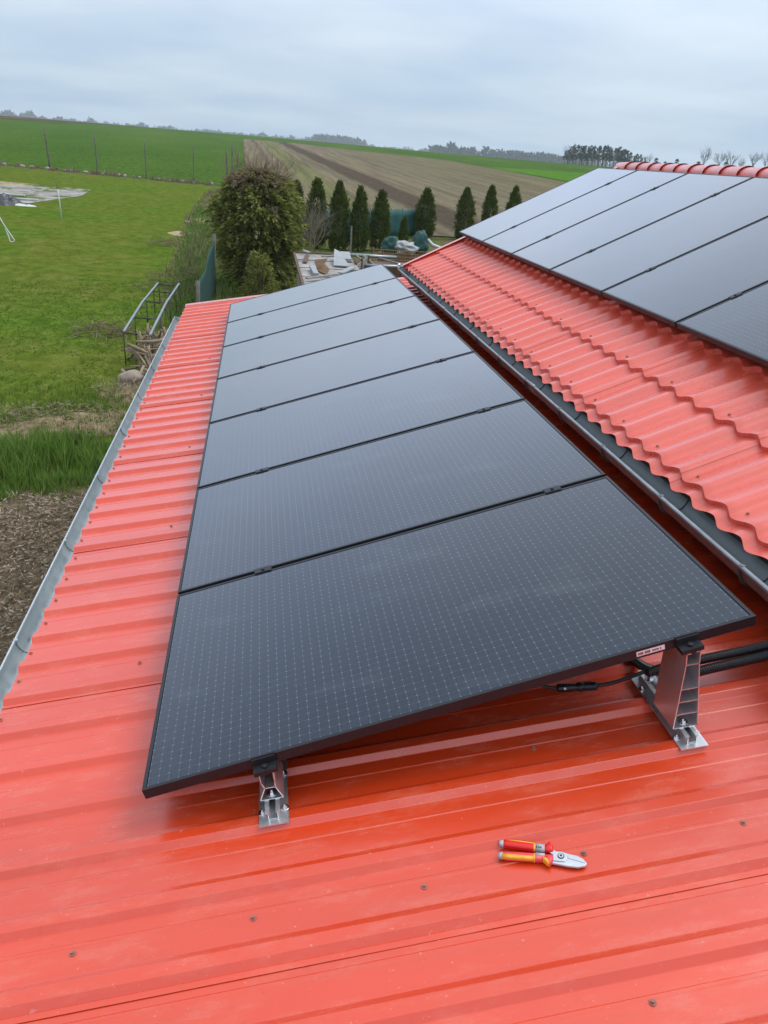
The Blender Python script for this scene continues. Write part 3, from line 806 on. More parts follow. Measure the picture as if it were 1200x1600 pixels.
mb = MB(); pa = smooth_path([rp(1.95, 1.985, .052), rp(1.66, 1.930, .056), rp(1.40, 1.905, .062), rp(1.28, 1.90, .062), rp(1.205, 1.885, .062)], 12); corrugated(mb, pa, .0150)
single('corrugated_conduit', mb, M_['black_plastic'], 'thinner inner black ribbed conduit with an open end behind the tall bracket', 'conduit', 'black ribbed conduits on the roof')
mb = MB(); corrugated(mb, smooth_path([rp(1.95, 1.950, .040), rp(1.66, 1.900, .043), rp(1.42, 1.878, .044), rp(1.32, 1.885, .034), rp(1.25, 1.96, .018), rp(1.22, 2.05, .016)], 12), .0160)
single('corrugated_conduit', mb, M_['black_plastic'], 'black ribbed conduit on the outer side, nearest the viewer, passing right of the tall bracket', 'conduit', 'black ribbed conduits on the roof')
cable = thing('solar_cable', 'black cable with a screw-locked plug connector hanging below the near panel edge', 'cable', rp(.99, 1.895, .05), world=True)
mb = MB(); mb.tube(smooth_path([rp(1.24, 1.905, .062), rp(1.18, 1.893, .058), rp(1.11, 1.885, .050), rp(1.045, 1.885, .047)], 8), .0062, 10); obj('cable_sheath', mb, M_['black_plastic'], cable)
mb = MB(); mb.tube(smooth_path([rp(.93, 1.905, .047), rp(.895, 1.915, .052), rp(.85, 1.94, .068), rp(.78, 2.0, .10)], 8), .0055, 10); obj('cable_sheath', mb, M_['black_plastic'], cable)
a, b = rp(.925, 1.906, .047), rp(1.05, 1.885, .047); mb = MB()
prof = [(0,.007),(.03,.0125),(.06,.0135),(.42,.0135),(.44,.0115),(.50,.0115),(.52,.0150),(.62,.0150),(.64,.0125),(.86,.0125),(.88,.0140),(.96,.0135),(1,.008)]
mb.tube([a.lerp(b, f) for f, r in prof], [r for f, r in prof], 16); 
for q in range(10):
    an = 2*PI*q/10; d = (b-a).normalized(); o1 = d.orthogonal().normalized(); o2 = d.cross(o1); rr = (o1*math.cos(an)+o2*math.sin(an))*.0128
    mb.beam(a.lerp(b, .66)+rr, a.lerp(b, .85)+rr, .003, .003, rr)
con = obj('plug_connector', mb, M_['black_plastic'], cable)
mb = MB(); mb.tube([a.lerp(b,.16)+Vector((0,-.0120,.006)), a.lerp(b,.16)+Vector((0,-.0142,.0072))], .004, 8); obj('connector_mark', mb, M_['label_white'], con)

# ------------------------------------------------------------------ cable shears lying on the roof
M_['handle_red'] = plain('red_handle_plastic', (.66, .015, .012), .35, 0, .05, 20)
M_['handle_pink'] = plain('worn_pink_red_plastic', (.72, .06, .07), .45, 0, .12, 40)
M_['handle_yellow'] = plain('yellow_grip_plastic', (.78, .36, .025), .5, 0, .15, 60)
M_['tool_grey'] = plain('grey_grip_cap', (.36, .35, .36), .5, 0, .15, 60)
M_['blade'] = plain('satin_tool_steel', (.56, .58, .61), .45, .30, .08, 40)
M_['dark'] = plain('dark_recess', (.03, .03, .032), .5)
pl0 = Vector((.606, 1.386)); pl1 = Vector((.806, 1.318)); ang = math.atan2(pl1.y-pl0.y, (pl1.x-pl0.x)/math.cos(A9))
pm = RR @ Matrix.Rotation(ang, 4, 'Z')
pl = thing('pliers', 'red and yellow handled cable shears with bright steel jaws lying on the roof', 'pliers', rp(pl0.x, pl0.y+.004, -.0158))
pl.rotation_euler = pm.to_euler(); pl.scale = (1.05, 1.08, 1.0)
def loft(mb, secs, n=14, sq=2.6):              # (x, yc, zc, half width y, half height z): rounded sections along x
    vs = []
    for x, yc, zc, a, b in secs:
        for i in range(n):
            t = 2*PI*i/n; c, s_ = math.cos(t), math.sin(t)
            vs.append((x, yc+a*math.copysign(abs(c)**(2/sq), c), zc+b*math.copysign(abs(s_)**(2/sq), s_)))
    K = len(secs); fs = [(k*n+i, k*n+(i+1)%n, (k+1)*n+(i+1)%n, (k+1)*n+i) for k in range(K-1) for i in range(n)]
    fs += [list(range(n))[::-1], [(K-1)*n+i for i in range(n)]]
    mb.add(vs, fs, True)
def shears():
    for up in (1, 0):
        yc = (lambda x: .0265-.055*max(0, x-.02)*1.2) if up else (lambda x: -.0085+.02*x)
        sg = 1 if up else -1; core = M_['handle_red'] if up else M_['handle_pink']
        mb = MB(); zc = .0105
        loft(mb, [(.007,yc(.007),zc,.0075,.0075),(.02,yc(.02),zc,.0098,.009),(.06,yc(.06),zc,.0100,.0095),(.085,yc(.085),zc,.0098,.0095),(.1105,yc(.1105),zc,.0095,.009)])
        # flared finger guard
        g = yc(.119)
        loft(mb, [(.1105,g,zc,.0095,.009),(.117,g+sg*.004,zc,.0125,.0098),(.121,g+sg*.006,zc,.0155,.0102),(.1245,g+sg*.003,zc,.0115,.0098),(.129,g,zc,.0078,.0075)])
        h = obj('handle', mb, core, pl, 'bright red handle with a thin orange edge' if up else 'pink and yellow handle, worn')
        mb = MB(); loft(mb, [(0,yc(0),zc,.0050,.0055),(.004,yc(.004),zc,.0078,.0075),(.011,yc(.011),zc,.0086,.0083)]); obj('end_cap', mb, M_['tool_grey'], h)
        mb = MB()
        if up:
            loft(mb, [(.020,yc(.02)+.0062,zc+.0032,.0022,.0056),(.05,yc(.05)+.0062,zc+.0036,.0024,.0058),(.083,yc(.083)+.006,zc+.0036,.0024,.0056)])
            loft(mb, [(.0830,yc(.083),zc,.0103,.0099),(.0868,yc(.0868),zc,.0103,.0099)])
        else:
            loft(mb, [(.010,yc(.01)-.003,zc+.003,.0062,.0058),(.03,yc(.03)-.0045,zc+.0036,.0060,.0064),(.06,yc(.06)-.0048,zc+.0036,.0056,.0064),(.083,yc(.083)-.0045,zc+.0036,.0056,.0062)])
            loft(mb, [(.0830,yc(.083),zc,.0103,.0099),(.0868,yc(.0868),zc,.0103,.0099)]); loft(mb, [(.105,yc(.105)-.004,zc+.002,.0060,.0080),(.116,yc(.116)-.0095,zc,.0075,.0095),(.1215,yc(.12)-.016,zc-.001,.0045,.0085)])
        obj('grip_inset', mb, M_['handle_yellow'], h)
        mb = MB(); loft(mb, [(.0870,yc(.087),zc,.0099,.0096),(.1095,yc(.1095),zc,.0097,.0093)]) if up else loft(mb, [(.0870,yc(.087)+.0045,zc+.0020,.0055,.0082),(.1095,yc(.1095)+.0045,zc+.0018,.0052,.0082)])
        bd = obj('grip_band', mb, M_['tool_grey'], h)
        if up:
            mb = MB()
            for x, wd in ((.089,.003),(.0945,.0025),(.099,.0028)): mb.box((x, yc(x)-.006, zc+.0085), (x+wd, yc(x)-.002, zc+.0099))
            obj('band_marks', mb, M_['dark'], h)
    # jaws: two overlapping plates
    mb = MB(); zb = .008
    low = [(.126,-.017),(.128,.016),(.1325,.0205),(.1345,.0155),(.165,.0115),(.185,.0085),(.198,.001),(.2055,-.0085),(.206,-.0125),(.200,-.0185),(.185,-.0225),(.160,-.0215),(.140,-.0185)]
    mb.prism([(x, y, zb-.003) for x, y in low], (0, 0, .006)); j1 = obj('jaw', mb, M_['blade'], pl)
    mb = MB(); up_ = [(.128,-.012),(.129,.0135),(.150,.0135),(.163,.0095),(.162,-.002),(.156,-.0125)]
    mb.prism([(x, y, zb+.0031) for x, y in up_], (0, 0, .0032)); 
    mb.prism([(x, y, zb+.0031) for x, y in ((.163,.006),(.185,.0035),(.201,-.009),(.2035,-.0115),(.182,-.006),(.163,-.001))], (0, 0, .0016)); j2 = obj('jaw', mb, M_['blade'], pl)
    for j in (j1, j2):
        md = j.modifiers.new('bevel', 'BEVEL'); md.width = .0009; md.segments = 2; md.limit_method = 'ANGLE'
    mb = MB(); mb.tube([(.147,.001,zb+.0062),(.147,.001,zb+.0078)], .0078, 20); pv_ = obj('pivot', mb, M_['dark'], pl)
    mb = MB(); mb.tube([(.147,.001,zb+.0078),(.147,.001,zb+.0088)], .0058, 20); obj('pivot_nut', mb, M_['blade'], pv_)
    mb = MB(); mb.tube([(.147,.001,zb+.0088),(.147,.001,zb+.0094)], .0030, 14); obj('pivot_socket', mb, M_['dark'], pv_)
    mb = MB()
    for a, b in (((.116,.021,.0095),(.131,.009,.0095)),((.117,-.008,.0095),(.131,-.004,.0095))): mb.beam(a, b, .010, .007)
    obj('shank', mb, M_['steel'], pl)
shears()

# ------------------------------------------------------------------ yard and field objects
random.seed(21)
U = random.uniform
M_['post'] = plain('weathered_post_wood', (.13,.115,.095), .9, 0, .3, 6)
M_['white_pipe'] = plain('white_plastic_pipe', (.52,.53,.51), .6, 0, .08, 6)
def post(x, y, h, lean, r, label):
    mb = MB(); z = gz(x, y); P = [Vector((x+lean*f*h+.02*mnoise.noise(Vector((x, f*3, 1))), y, z-.25+(h+.25)*f)) for f in (0,.25,.5,.75,1)]
    mb.tube(P, [r, r*.95, r*.9, r*.85, r*.75], 7)
    return single('field_post', mb, M_['post'], label, 'fence post', 'posts along the edge of the wheat field')
post(-18.04, 78.67, 3.15, -.05, .085, 'thick weathered post leaning left, leftmost at the edge of the green field')
post(-13.55, 75.66, 3.0, 0, .06, 'dark upright post, second from the left at the edge of the green field')
post(-9.25, 73.62, 2.95, -.01, .05, 'thin post, third from the left at the edge of the green field')
post(-5.33, 72.86, 2.9, 0, .05, 'pale thin post, fourth from the left at the edge of the green field')
for x, y, h, l, r, L_ in ((-2.55,84,3.0,.03,.09,'tall bare pole in the group of grey poles above the conifer bush'),(-3.0,84.6,2.3,-.03,.10,'short crooked pole left in the group of grey poles above the conifer bush'),(-2.1,83.6,2.2,.10,.08,'slanted pole right in the group of grey poles above the conifer bush')):
    post(x, y, h, l, r, L_)
# white bent pipe and thin white post on the lawn
mb = MB(); z = gz(-9.2, 33); mb.tube(smooth_path([(-9.85,33.2,z+1.75),(-9.7,33.1,z+1.2),(-9.42,33.0,z+.6),(-9.12,32.9,z+.14),(-9.08,32.9,z+.04),(-9.20,32.85,z+.0),(-9.27,32.9,z+.20),(-9.38,33,z+.45)], 8), .021, 8)
single('bent_pipe', mb, M_['white_pipe'], 'white bent pipe standing in the lawn with a hooked lower end', 'pipe')
mb = MB(); z = gz(-9.05, 40.8); mb.tube([(-9.05,40.8,z-.2),(-9.07,40.8,z+.7),(-9.10,40.8,z+1.32)], .027, 8); wp = thing('marker_post', 'short white post with a thin grey rod on top, alone on the lawn', 'post', (-9.05,40.8,z), world=True)
obj('sleeve', mb, M_['white_pipe'], wp); mb = MB(); mb.tube([(-9.10,40.8,z+1.3),(-9.16,40.8,z+1.6),(-9.30,40.8,z+1.9)], .014, 6); obj('rod', mb, M_['post'], wp)
# crumpled tarp heap by the slab
M_['tarp_black'] = plain('black_film', (.022,.022,.026), .35, 0, .3, 3)
def heap(c, rx, ry, h, seed, n=26):
    mb = MB(); cx, cy = c
    def fn(i, j):
        a = 2*PI*i; k = j*(1+.3*mnoise.noise(Vector((math.cos(a)*1.5, math.sin(a)*1.5, seed))))
        x, y = cx+k*rx*math.cos(a), cy+k*ry*math.sin(a)
        z = gz(x, y)-.03+h*max(0, 1-j**1.6)*(1+.9*mnoise.noise(Vector((x*1.9, y*1.9, seed)))+.4*mnoise.noise(Vector((x*6, y*6, seed))))
        return Vector((x, y, z))
    mb.grid(fn, 40, n, False); return mb
single('plastic_film', heap((-13.6,46.3), 1.7, 1.0, .55, 3), M_['tarp_black'], 'crumpled black plastic film heaped by the concrete slab', 'film')
single('plastic_film', heap((-12.0,45.9), .75, .3, .12, 5), M_['white_pipe'], 'pale strip of plastic film in front of the black heap on the lawn', 'film')
for x, y, wd, L_ in ((-14.2,50.6,2.2,'long pale board lying on the concrete slab'),(-12.8,48.6,1.7,'short pale board lying on the near edge of the concrete slab')):
    mb = MB(); z = gz(x, y)+.05; mb.box((x-wd/2, y-.12, z), (x+wd/2, y+.12, z+.06)); single('board', mb, M_['white_pipe'], L_, 'board')

# ------- foliage helpers
def rv(): 
    while True:
        v = Vector((U(-1,1), U(-1,1), U(-1,1)))
        if .05 < v.length < 1: return v.normalized()
def tuft(mb, x, y, z, h, n, spread, wd=.008):
    for _ in range(n):
        a = U(0, 2*PI); l = U(.15, .75); hh = h*U(.6, 1.15); d = Vector((math.cos(a), math.sin(a), 0)); s = Vector((-d.y, d.x, 0))*wd
        b = Vector((x, y, z))+d*U(0, spread); t = b+d*l*hh*.75+Vector((0,0,hh)); m = b+d*l*hh*.25+Vector((0,0,hh*.6))
        mb.add([b-s, b+s, m+s*.8, t, m-s*.8], [(0,1,2,4),(4,2,3)])
M_['grass'] = leafmat('lawn_blades', [(.085,.155,.020),(.115,.19,.026),(.145,.225,.032),(.20,.26,.055)], .6)
M_['lush'] = leafmat('lush_grass_blades', [(.065,.14,.020),(.10,.185,.028),(.14,.235,.038),(.19,.28,.06)], .5)
M_['dry'] = leafmat('dry_stalks', [(.13,.10,.055),(.22,.175,.10),(.30,.25,.16),(.10,.075,.045)], .8, .1)
M_['chips'] = leafmat('wood_litter', [(.06,.04,.024),(.14,.10,.06),(.25,.19,.125),(.44,.36,.27),(.09,.062,.04)], .85, .05)
mb = MB()
for _ in range(13000):
    y = 8.5+(26-8.5)*random.random()**1.4; xr = lawn_right(y); x = xr+.2-U(0, 1)**1.1*(2.0+y*.28)
    if mnoise.noise(Vector((x*.6, y*.6, 9))) < -.28: continue
    if (x+2.85)**2/2.4+(y-12.75)**2/.5 < 1 or (x+2.25)**2/.6+(y-14.6)**2/.4 < 1: continue
    tuft(mb, x, y, gz(x, y)-.005, U(.025, .055)*(1.8 if random.random() < .03 else 1), 4, .06, .004+.0002*y)
stuff('lawn_tufts', mb, M_['grass'], 'loose grass blades standing in the mown lawn', 'grass')
mb = MB(); dryg = MB()
for _ in range(1900):
    y = U(9.0, 12.5); x = U(-4.9, -1.6)
    e = mnoise.noise(Vector((x*1.3, y*1.3, 4)))*.5+mnoise.noise(Vector((x*4, y*4, 1)))*.35
    q = ((x+3.2)/1.4)**2+((y-10.7)/1.35)**2
    if q > 1+e or mnoise.noise(Vector((x*3, y*3, 12))) < -.22: continue
    tuft(mb, x, y, gz(x, y), U(.16, .40)*(1.15-.55*min(1, q)), 12, .08, .006)
    if random.random() < .25: tuft(dryg, x, y, gz(x, y), U(.1, .3), 4, .10, .005)
stuff('dry_blades', dryg, M_['dry'], 'dry yellow blades mixed into the tall grass beside the gutter', 'grass')
stuff('tall_grass', mb, M_['lush'], 'lush tall grass patch beside the lean-to gutter', 'grass')
mb = MB()
for _ in range(800):
    a = U(0, 2*PI); k = U(.1, 1); x, y = -2.85+1.9*k*math.cos(a), 13.2+1.7*k*math.sin(a); tuft(mb, x, y, gz(x, y)+.05, U(.05, .16), 8, .09, .005)
for _ in range(420):
    y = 9.9-3.4*U(0,1)**2; x = U(-4.0, -1.2); tuft(mb, x, y, gz(x, y)+.10, U(.05, .14), 6, .06, .004)
stuff('grass_sprigs', mb, M_['grass'], 'sparse grass sprigs on the bare earth by the gutter', 'grass')
mb = MB()
for _ in range(24000):
    a = U(0, 2*PI); k = U(0, 1)**.5; x, y = -2.2+2.0*k*math.cos(a), 7.9+2.5*k*math.sin(a)
    if y > 9.6 and x < -2.0 and random.random() < .8: continue
    kk = max(0, 1-k*k); z = tz(x, y)+.03+.22*kk*(1+.35*mnoise.noise(Vector((x*2.2, y*2.2, 8))))+U(0, .035)
    d = rv(); d.z *= .35; d.normalize(); L = U(.03, .095); W = U(.006, .019); mb.card(Vector((x, y, z)), d, (Vector((0,0,1))+rv()*.8), L, W)
stuff('wood_chips', mb, M_['chips'], 'brown litter of wood chips and dry leaves below the gutter', 'wood chips')
mb = MB()
for _ in range(7500):                      # dry litter on the bank and round the boulder
    y = U(11.9, 15.4); x = U(-4.2, -1.2)
    if ((x+2.85)/1.7)**2+((y-12.75)/.7)**2 > 1.1 and ((x+2.0)/.9)**2+((y-14.5)/.7)**2 > 1.1: continue
    d = rv(); d.z = abs(d.z)*.25; mb.card(Vector((x, y, tz(x, y)+.04+U(.02,.16))), d.normalized(), Vector((0,0,1))+rv()*.6, U(.05,.18), U(.006,.016))
stuff('dry_litter', mb, M_['dry'], 'dry straw and twigs strewn on the earth bank by the lawn', 'straw')
mb = MB()
for _ in range(3000):                      # weeds and dry stalks along the hedge side and the field edge
    if random.random() < .62:
        y = 17+(64-17)*random.random()**1.4; x = lawn_right(y)+U(-.5, 1.5)
        tuft(mb, x, y, gz(x, y), U(.08, .32), 3, .12, .005+.00025*y)
    else:
        x = U(-24, -2); y = lerp_tab(FENCE, x)+U(-.8, .8)
        if mnoise.noise(Vector((x*.8, 0, 3))) < -.05: continue
        tuft(mb, x, y, gz(x, y), U(.06, .42), 3, .25, .020)
stuff('dry_weeds', mb, M_['dry'], 'dry brown weeds along the edge of the lawn and the green field', 'weeds')
mb = MB()
for _ in range(3200):
    y = 17+(50-17)*random.random()**1.3; x = lawn_right(y)+U(-.2, 1.9); tuft(mb, x, y, gz(x, y), U(.08, .3), 5, .15, .006+.0003*y)
stuff('green_weeds', mb, M_['lush'], 'green weeds between the lawn and the conifer bush', 'weeds')
# pale rubble stones along the field edge
M_['stone'] = plain('field_stone', (.30,.25,.21), .9, 0, .25, 9)
for i in range(16):
    x = -21+i*1.15+U(-.4,.4); y = lerp_tab(FENCE, x)+U(-.3,.3); mb = MB(); mb.ball((x, y, gz(x, y)+.06), (U(.12,.26), U(.12,.2), U(.08,.16)), i, 7, .35, 1.5)
    single('field_stone', mb, M_['stone'], 'pale stone among the dry weeds at the edge of the green field', 'stone', 'stones along the field edge')

# ------- metal rack frame beside the gutter
M_['rod_black'] = plain('black_steel_rod', (.02,.02,.022), .5)
rk = thing('metal_rack', 'long open rack of two pale steel rails on thin black legs beside the lean-to', 'rack', (-2.4, 19.5, -4.2), world=True)
def rail_(pts):
    mb = MB()
    for a, b in zip(pts, pts[1:]): mb.beam(a, b, .045, .04)
    return obj('rail', mb, M_['galv_dull'], rk)
rail_([(-2.66,16.45,-3.55),(-2.69,19.5,-3.50),(-2.69,22.7,-3.55)]); rail_([(-2.12,16.2,-3.55),(-2.15,19.5,-3.50),(-2.14,22.8,-3.55)])
for y in (16.5, 18.1, 20.1, 21.6, 22.75):
    for x in (-2.68, -2.13):
        mb = MB(); mb.tube([(x, y, -3.56), (x+.01, y, tz(x, y)-.05)], .012, 6); obj('leg', mb, M_['rod_black'], rk)
    mb = MB(); mb.tube([(-2.68, y, -3.585), (-2.40, y, -3.60), (-2.13, y, -3.585)], .012, 6); mb.ball((-2.40, y, -3.595), (.055,.03,.026), 1, 6); obj('cross_rod', mb, M_['rod_black'], rk)
# ------- heap of branch logs
M_['log'] = plain('dry_branch_wood', (.25,.185,.12), .9, 0, .35, 7)
GLOG = 'branch logs in the heap under the gutter'
for i in range(54):
    t = random.random(); y = 15.0+2.9*t; x = -2.12+U(-.34, .34)-.06*t
    h = .85*(1-abs(t-.55)*1.3)*(1-abs(x+2.12)/.6); z = gz(x, y)+.04+U(.15, 1)*max(.05, h)
    L = U(.35, .95); d = rv(); d.z *= .45; d.normalize()
    if i % 9 == 0: d = Vector((U(-.5,.2), U(-.2,.3), 1)).normalized()
    k = rv()*.08; r = U(.014, .04); c = Vector((x, y, z))
    P = [c-d*L/2, c-d*L*.15+k, c+d*L*.2+k*.6, c+d*L/2]
    for p in P: p.z = max(p.z, gz(p.x, p.y)+r*.8)
    mb = MB(); mb.tube(P, [r, r*.95, r*.85, r*.6], 7)
    if random.random() < .5: q = P[2]; mb.tube([q, q+(d+rv()*.8).normalized()*L*.35], [r*.6, r*.3], 6)
    single('branch_log', mb, M_['log'], 'dry branch log in the tangled heap between the rack and the gutter', 'log', GLOG)
mb = MB(); mb.ball((-2.36, 15.15, gz(-2.36,15.15)+.13), (.25,.17,.16), 4, 14, .25, 1.2); single('boulder', mb, plain('boulder_stone', (.30,.235,.19), .9, 0, .2, 12), 'rounded pale boulder at the foot of the branch log heap', 'stone')
def twigs(c, rx, ry, h, n, label, r=.009, lmin=.25, lmax=.7):
    mb = MB()
    for _ in range(n):
        a = U(0, 2*PI); k = U(0,1)**.6; x, y = c[0]+k*rx*math.cos(a), c[1]+k*ry*math.sin(a); z = gz(x, y)+U(0,1)*h*(1-k)+.015
        d = rv(); d.z *= .3; d.normalize(); L = U(lmin, lmax); p = Vector((x, y, z)); mb.tube([p, p+d*L*.5+rv()*.04, p+d*L], [r, r*.8, r*.4], 4, False)
    return stuff('brush_pile', mb, M_['dry'], label, 'brush')
twigs((-3.5,19.1), .75, .6, .30, 120, 'loose pile of dry cut twigs lying on the lawn')
twigs((-3.6,34.5), .9, .8, .3, 60, 'small brush pile on the lawn near the sand patches', .012)
twigs((-2.5,26), 1.0, 2.6, .5, 90, 'dead branches lying at the lawn edge before the conifer bush', .011, .4, 1.1)
mb = MB(); z = gz(-3.8,13.4)+.03; mb.tube([(-4.0,13.2,z),(-3.95,13.35,z+.02),(-3.72,13.42,z+.03),(-3.55,13.5,z+.02)], [.010,.012,.011,.006], 6); mb.tube([(-3.95,13.35,z+.02),(-3.86,13.05,z)], [.010,.005], 6)
single('branch', mb, M_['dry'], 'single forked pale branch lying on the lawn above the tall grass', 'branch')

# ------------------------------------------------------------------ trees
M_['bark'] = plain('grey_brown_bark', (.085,.065,.050), .95, 0, .3, 8)
M_['bush'] = leafmat('bush_conifer_sprays', [(.075,.10,.018),(.14,.17,.034),(.21,.235,.052),(.27,.28,.075),(.35,.33,.13)], .65)
M_['bush_dry'] = leafmat('dead_conifer_sprays', [(.20,.15,.09),(.28,.22,.14),(.34,.28,.19)], .8)
M_['thuja'] = leafmat('thuja_sprays', [(.034,.066,.010),(.06,.10,.016),(.10,.135,.024),(.15,.145,.036)], .65)
M_['pine'] = leafmat('pine_needles', [(.014,.024,.012),(.024,.040,.018),(.038,.055,.024)], .8)
M_['bare'] = plain('bare_twig_bark', (.10,.085,.075), .9, 0, .2, 4)
def conifer_bush():
    bx, by = .02, 25.9; z0 = gz(bx, by); H = 3.72
    t = thing('conifer_bush', 'big shaggy conifer bush with a dry brown top beyond the far end of the shed', 'bush', (bx, by, z0), world=True)
    mb = MB()
    for k in range(5):
        a = k*1.3; mb.tube([(bx+.1*math.cos(a), by+.1*math.sin(a), z0-.1), (bx+.25*math.cos(a), by+.25*math.sin(a), z0+1.4), (bx+.40*math.cos(a), by+.35*math.sin(a), z0+H*.78)], [.09,.05,.012], 7)
    obj('trunk', mb, M_['bark'], t)
    green, dry = MB(), MB()
    for c in range(1150):
        h = U(.02, 1.0)**.85; a = U(0, 2*PI)
        prof = (.62+.40*math.sin(min(1, h/.55)*PI/2)) if h < .55 else 1.02*(1-((h-.55)/.45)**2.6)**.5*1.0+.05
        lump = 1+.44*mnoise.noise(Vector((math.cos(a)*1.6, math.sin(a)*1.6, h*5+11)))+.10*mnoise.noise(Vector((a*3, h*12, 3)))
        rr = 1.14*prof*lump*(U(.70, 1.0) if c % 3 else U(.25, .75)); ce = Vector((bx+rr*math.cos(a), by+rr*math.sin(a)*.95, z0+.1+h*(H-.35)))
        outd = Vector((math.cos(a), math.sin(a), U(-.1, .5))); top = h > .90 and U(0,1) < .6
        tgt = dry if (top or U(0,1) < .025) else green
        L = U(.28, .55); side = Vector((-math.sin(a), math.cos(a), U(-.25,.25))).normalized()
        for s in range(26):                            # one flat, drooping spray of scale-leaf twigs
            f = U(0, 1); ax = ce+outd*(L*(f-.35))+Vector((0,0,-L*.55*f*f)); q = side*U(-1,1)*(1.15-f)+outd*.8+Vector((0,0,-.35*f))+rv()*.28
            tgt.card(ax+rv()*.05, q, rv(), U(.10,.22), U(.035,.075))
    obj('foliage', green, M_['bush'], t); obj('dead_sprays', dry, M_['bush_dry'], t)
    mb = MB()
    for _ in range(420):
        a = U(0, 2*PI); r = 1.12*U(0,1)**.5; p = Vector((bx+r*math.cos(a)*.9, by+r*math.sin(a)*.9, z0+H*U(.70,.95))); d = (Vector((math.cos(a)*.5, math.sin(a)*.5, 1))+rv()*.7).normalized()
        mb.tube([p, p+d*.2+rv()*.03, p+d*U(.25,.5)], [.009,.006,.003], 4, False)
    obj('twigs', mb, M_['bush_dry'], t)
conifer_bush()
def small_conifer(x, y, H, R0, label):
    z0 = gz(x, y); t = thing('conifer_shrub', label, 'shrub', (x, y, z0), world=True)
    mb = MB(); mb.tube([(x,y,z0-.1),(x,y,z0+H*.8)], [.05,.01], 6); obj('trunk', mb, M_['bark'], t)
    g = MB()
    for c in range(150):
        h = U(0,1)**1.1; a = U(0,2*PI); r = R0*(1-h*.8)*U(.5,1); ce = Vector((x+r*math.cos(a), y+r*math.sin(a), z0+.05+h*H*.92)); o = Vector((math.cos(a), math.sin(a), U(0,.6)))
        for s in range(18): g.card(ce+rv()*.12, o+rv()*.6, rv(), U(.07,.14), U(.02,.04))
    obj('foliage', g, M_['bush'], t)
small_conifer(.05, 23.9, 1.35, .65, 'small pale green conifer shrub in front of the big conifer bush')
small_conifer(1.35, 26.3, 1.5, .75, 'dark low conifer shrub right of the big conifer bush')
def thuja_mesh(H, R0, seed):
    random.seed(seed); g = MB()
    for c in range(430):
        h = random.random(); a = U(0, 2*PI); prof = min(1, (h+.16)/.30)**.5*(1-max(0, (h-.36)/.655)**2.0)
        r = R0*max(.03, prof)*U(.55, 1.0)*(1+.22*mnoise.noise(Vector((math.cos(a)*2, math.sin(a)*2, h*7+seed))))
        ce = Vector((r*math.cos(a), r*math.sin(a), .06+h*(H-.12))); o = Vector((math.cos(a)*.55, math.sin(a)*.55, 1.0))
        for s in range(13): g.card(ce+Vector((U(-.07,.07), U(-.07,.07), U(-.12,.12))), o+rv()*.45, rv(), U(.08,.17), U(.03,.055))
    for s in range(30): g.card(Vector((U(-.04,.04), U(-.04,.04), H-U(.05,.3))), Vector((0,0,1))+rv()*.3, rv(), .14, .03)
    return g
protos = []
TH = [(1.62,36.6,2.55,1.0,0,'thuja half hidden behind the bare shrub, leftmost of the row'),(2.47,36.1,2.75,1.05,1,'tall thuja just right of the bare shrub'),(3.40,35.7,2.70,1.0,2,'thuja second to the right of the bare shrub, behind the shed roof'),
 (4.30,35.8,2.55,.95,0,'thuja third to the right of the bare shrub, left of the wooden stake top'),(5.28,36.2,2.45,1.05,1,'thuja just left of the dwarf thuja in front of the green mesh fence'),(6.75,38.6,1.25,.8,2,'dwarf thuja in front of the green mesh fence'),
 (8.45,42.2,2.35,1.25,1,'broad twin-topped thuja behind the dark net bundles'),(10.55,42.3,2.45,1.15,2,'thuja right of the bare ploughed gap, left of the two last ones'),(12.25,43.8,2.55,1.0,0,'thuja second from the right end of the row, above the house roof corner'),(13.75,44.4,2.6,1.05,1,'rightmost thuja of the row, above the house roof corner')]
random.seed(5)
meshes = []
for sd in (1, 2, 3):
    H, R0 = 2.6, .42
    g = thuja_mesh(H, R0, sd); me = obj('crown', g, M_['thuja']); meshes.append(me)
for x, y, H, rs, v, L_ in TH:
    t = thing('thuja', L_, 'thuja', (x, y, gz(x, y)), 'thujas in a row along the green fence', rot=(0,0,U(0,6)))
    k = H/2.6; t.scale = (k**.5*rs, k**.5*rs, k)
    c = meshes[v].copy(); COL.objects.link(c); c.parent = t
    mb = MB(); mb.tube([(0,0,-.15),(.01,0,.5),(0,.01,1.9)], [.06,.05,.012], 7); obj('trunk', mb, M_['bark'], t)
for m in meshes: bpy.data.objects.remove(m)
random.seed(77)
def branchy(mb, p, d, L, r, depth, spread, nkids, minr=.0):
    k = rv()*L*.10; e = p+d*L; m = p+d*L*.5+k
    mb.tube([p, m, e], [r, r*.8, r*.55], 5 if depth > 1 else 3, False)
    if depth == 0: return
    for i in range(nkids):
        f = U(.35, 1.0); q = p.lerp(e, f)+k*(1-abs(2*f-1)); nd_ = (d+rv()*spread+Vector((0,0,.15))).normalized()
        branchy(mb, q, nd_, L*U(.5,.75), max(minr, r*.5), depth-1, spread, nkids)
sx, sy = 1.75, 30.5
sh = thing('bare_shrub', 'leafless pale shrub between the conifer bush and the thuja row', 'shrub', (sx, sy, gz(sx, sy)), world=True)
mb = MB()
for i in range(11):
    a = U(0, 2*PI); d = Vector((math.cos(a)*.42, math.sin(a)*.42, 1)).normalized(); branchy(mb, Vector((sx+U(-.3,.3), sy+U(-.25,.25), gz(sx,sy)-.05)), d, U(1.1,1.5), .022, 3, .55, 4, .004)
obj('branches', mb, plain('pale_shrub_bark', (.20,.17,.12), .9, 0, .25, 6), sh)
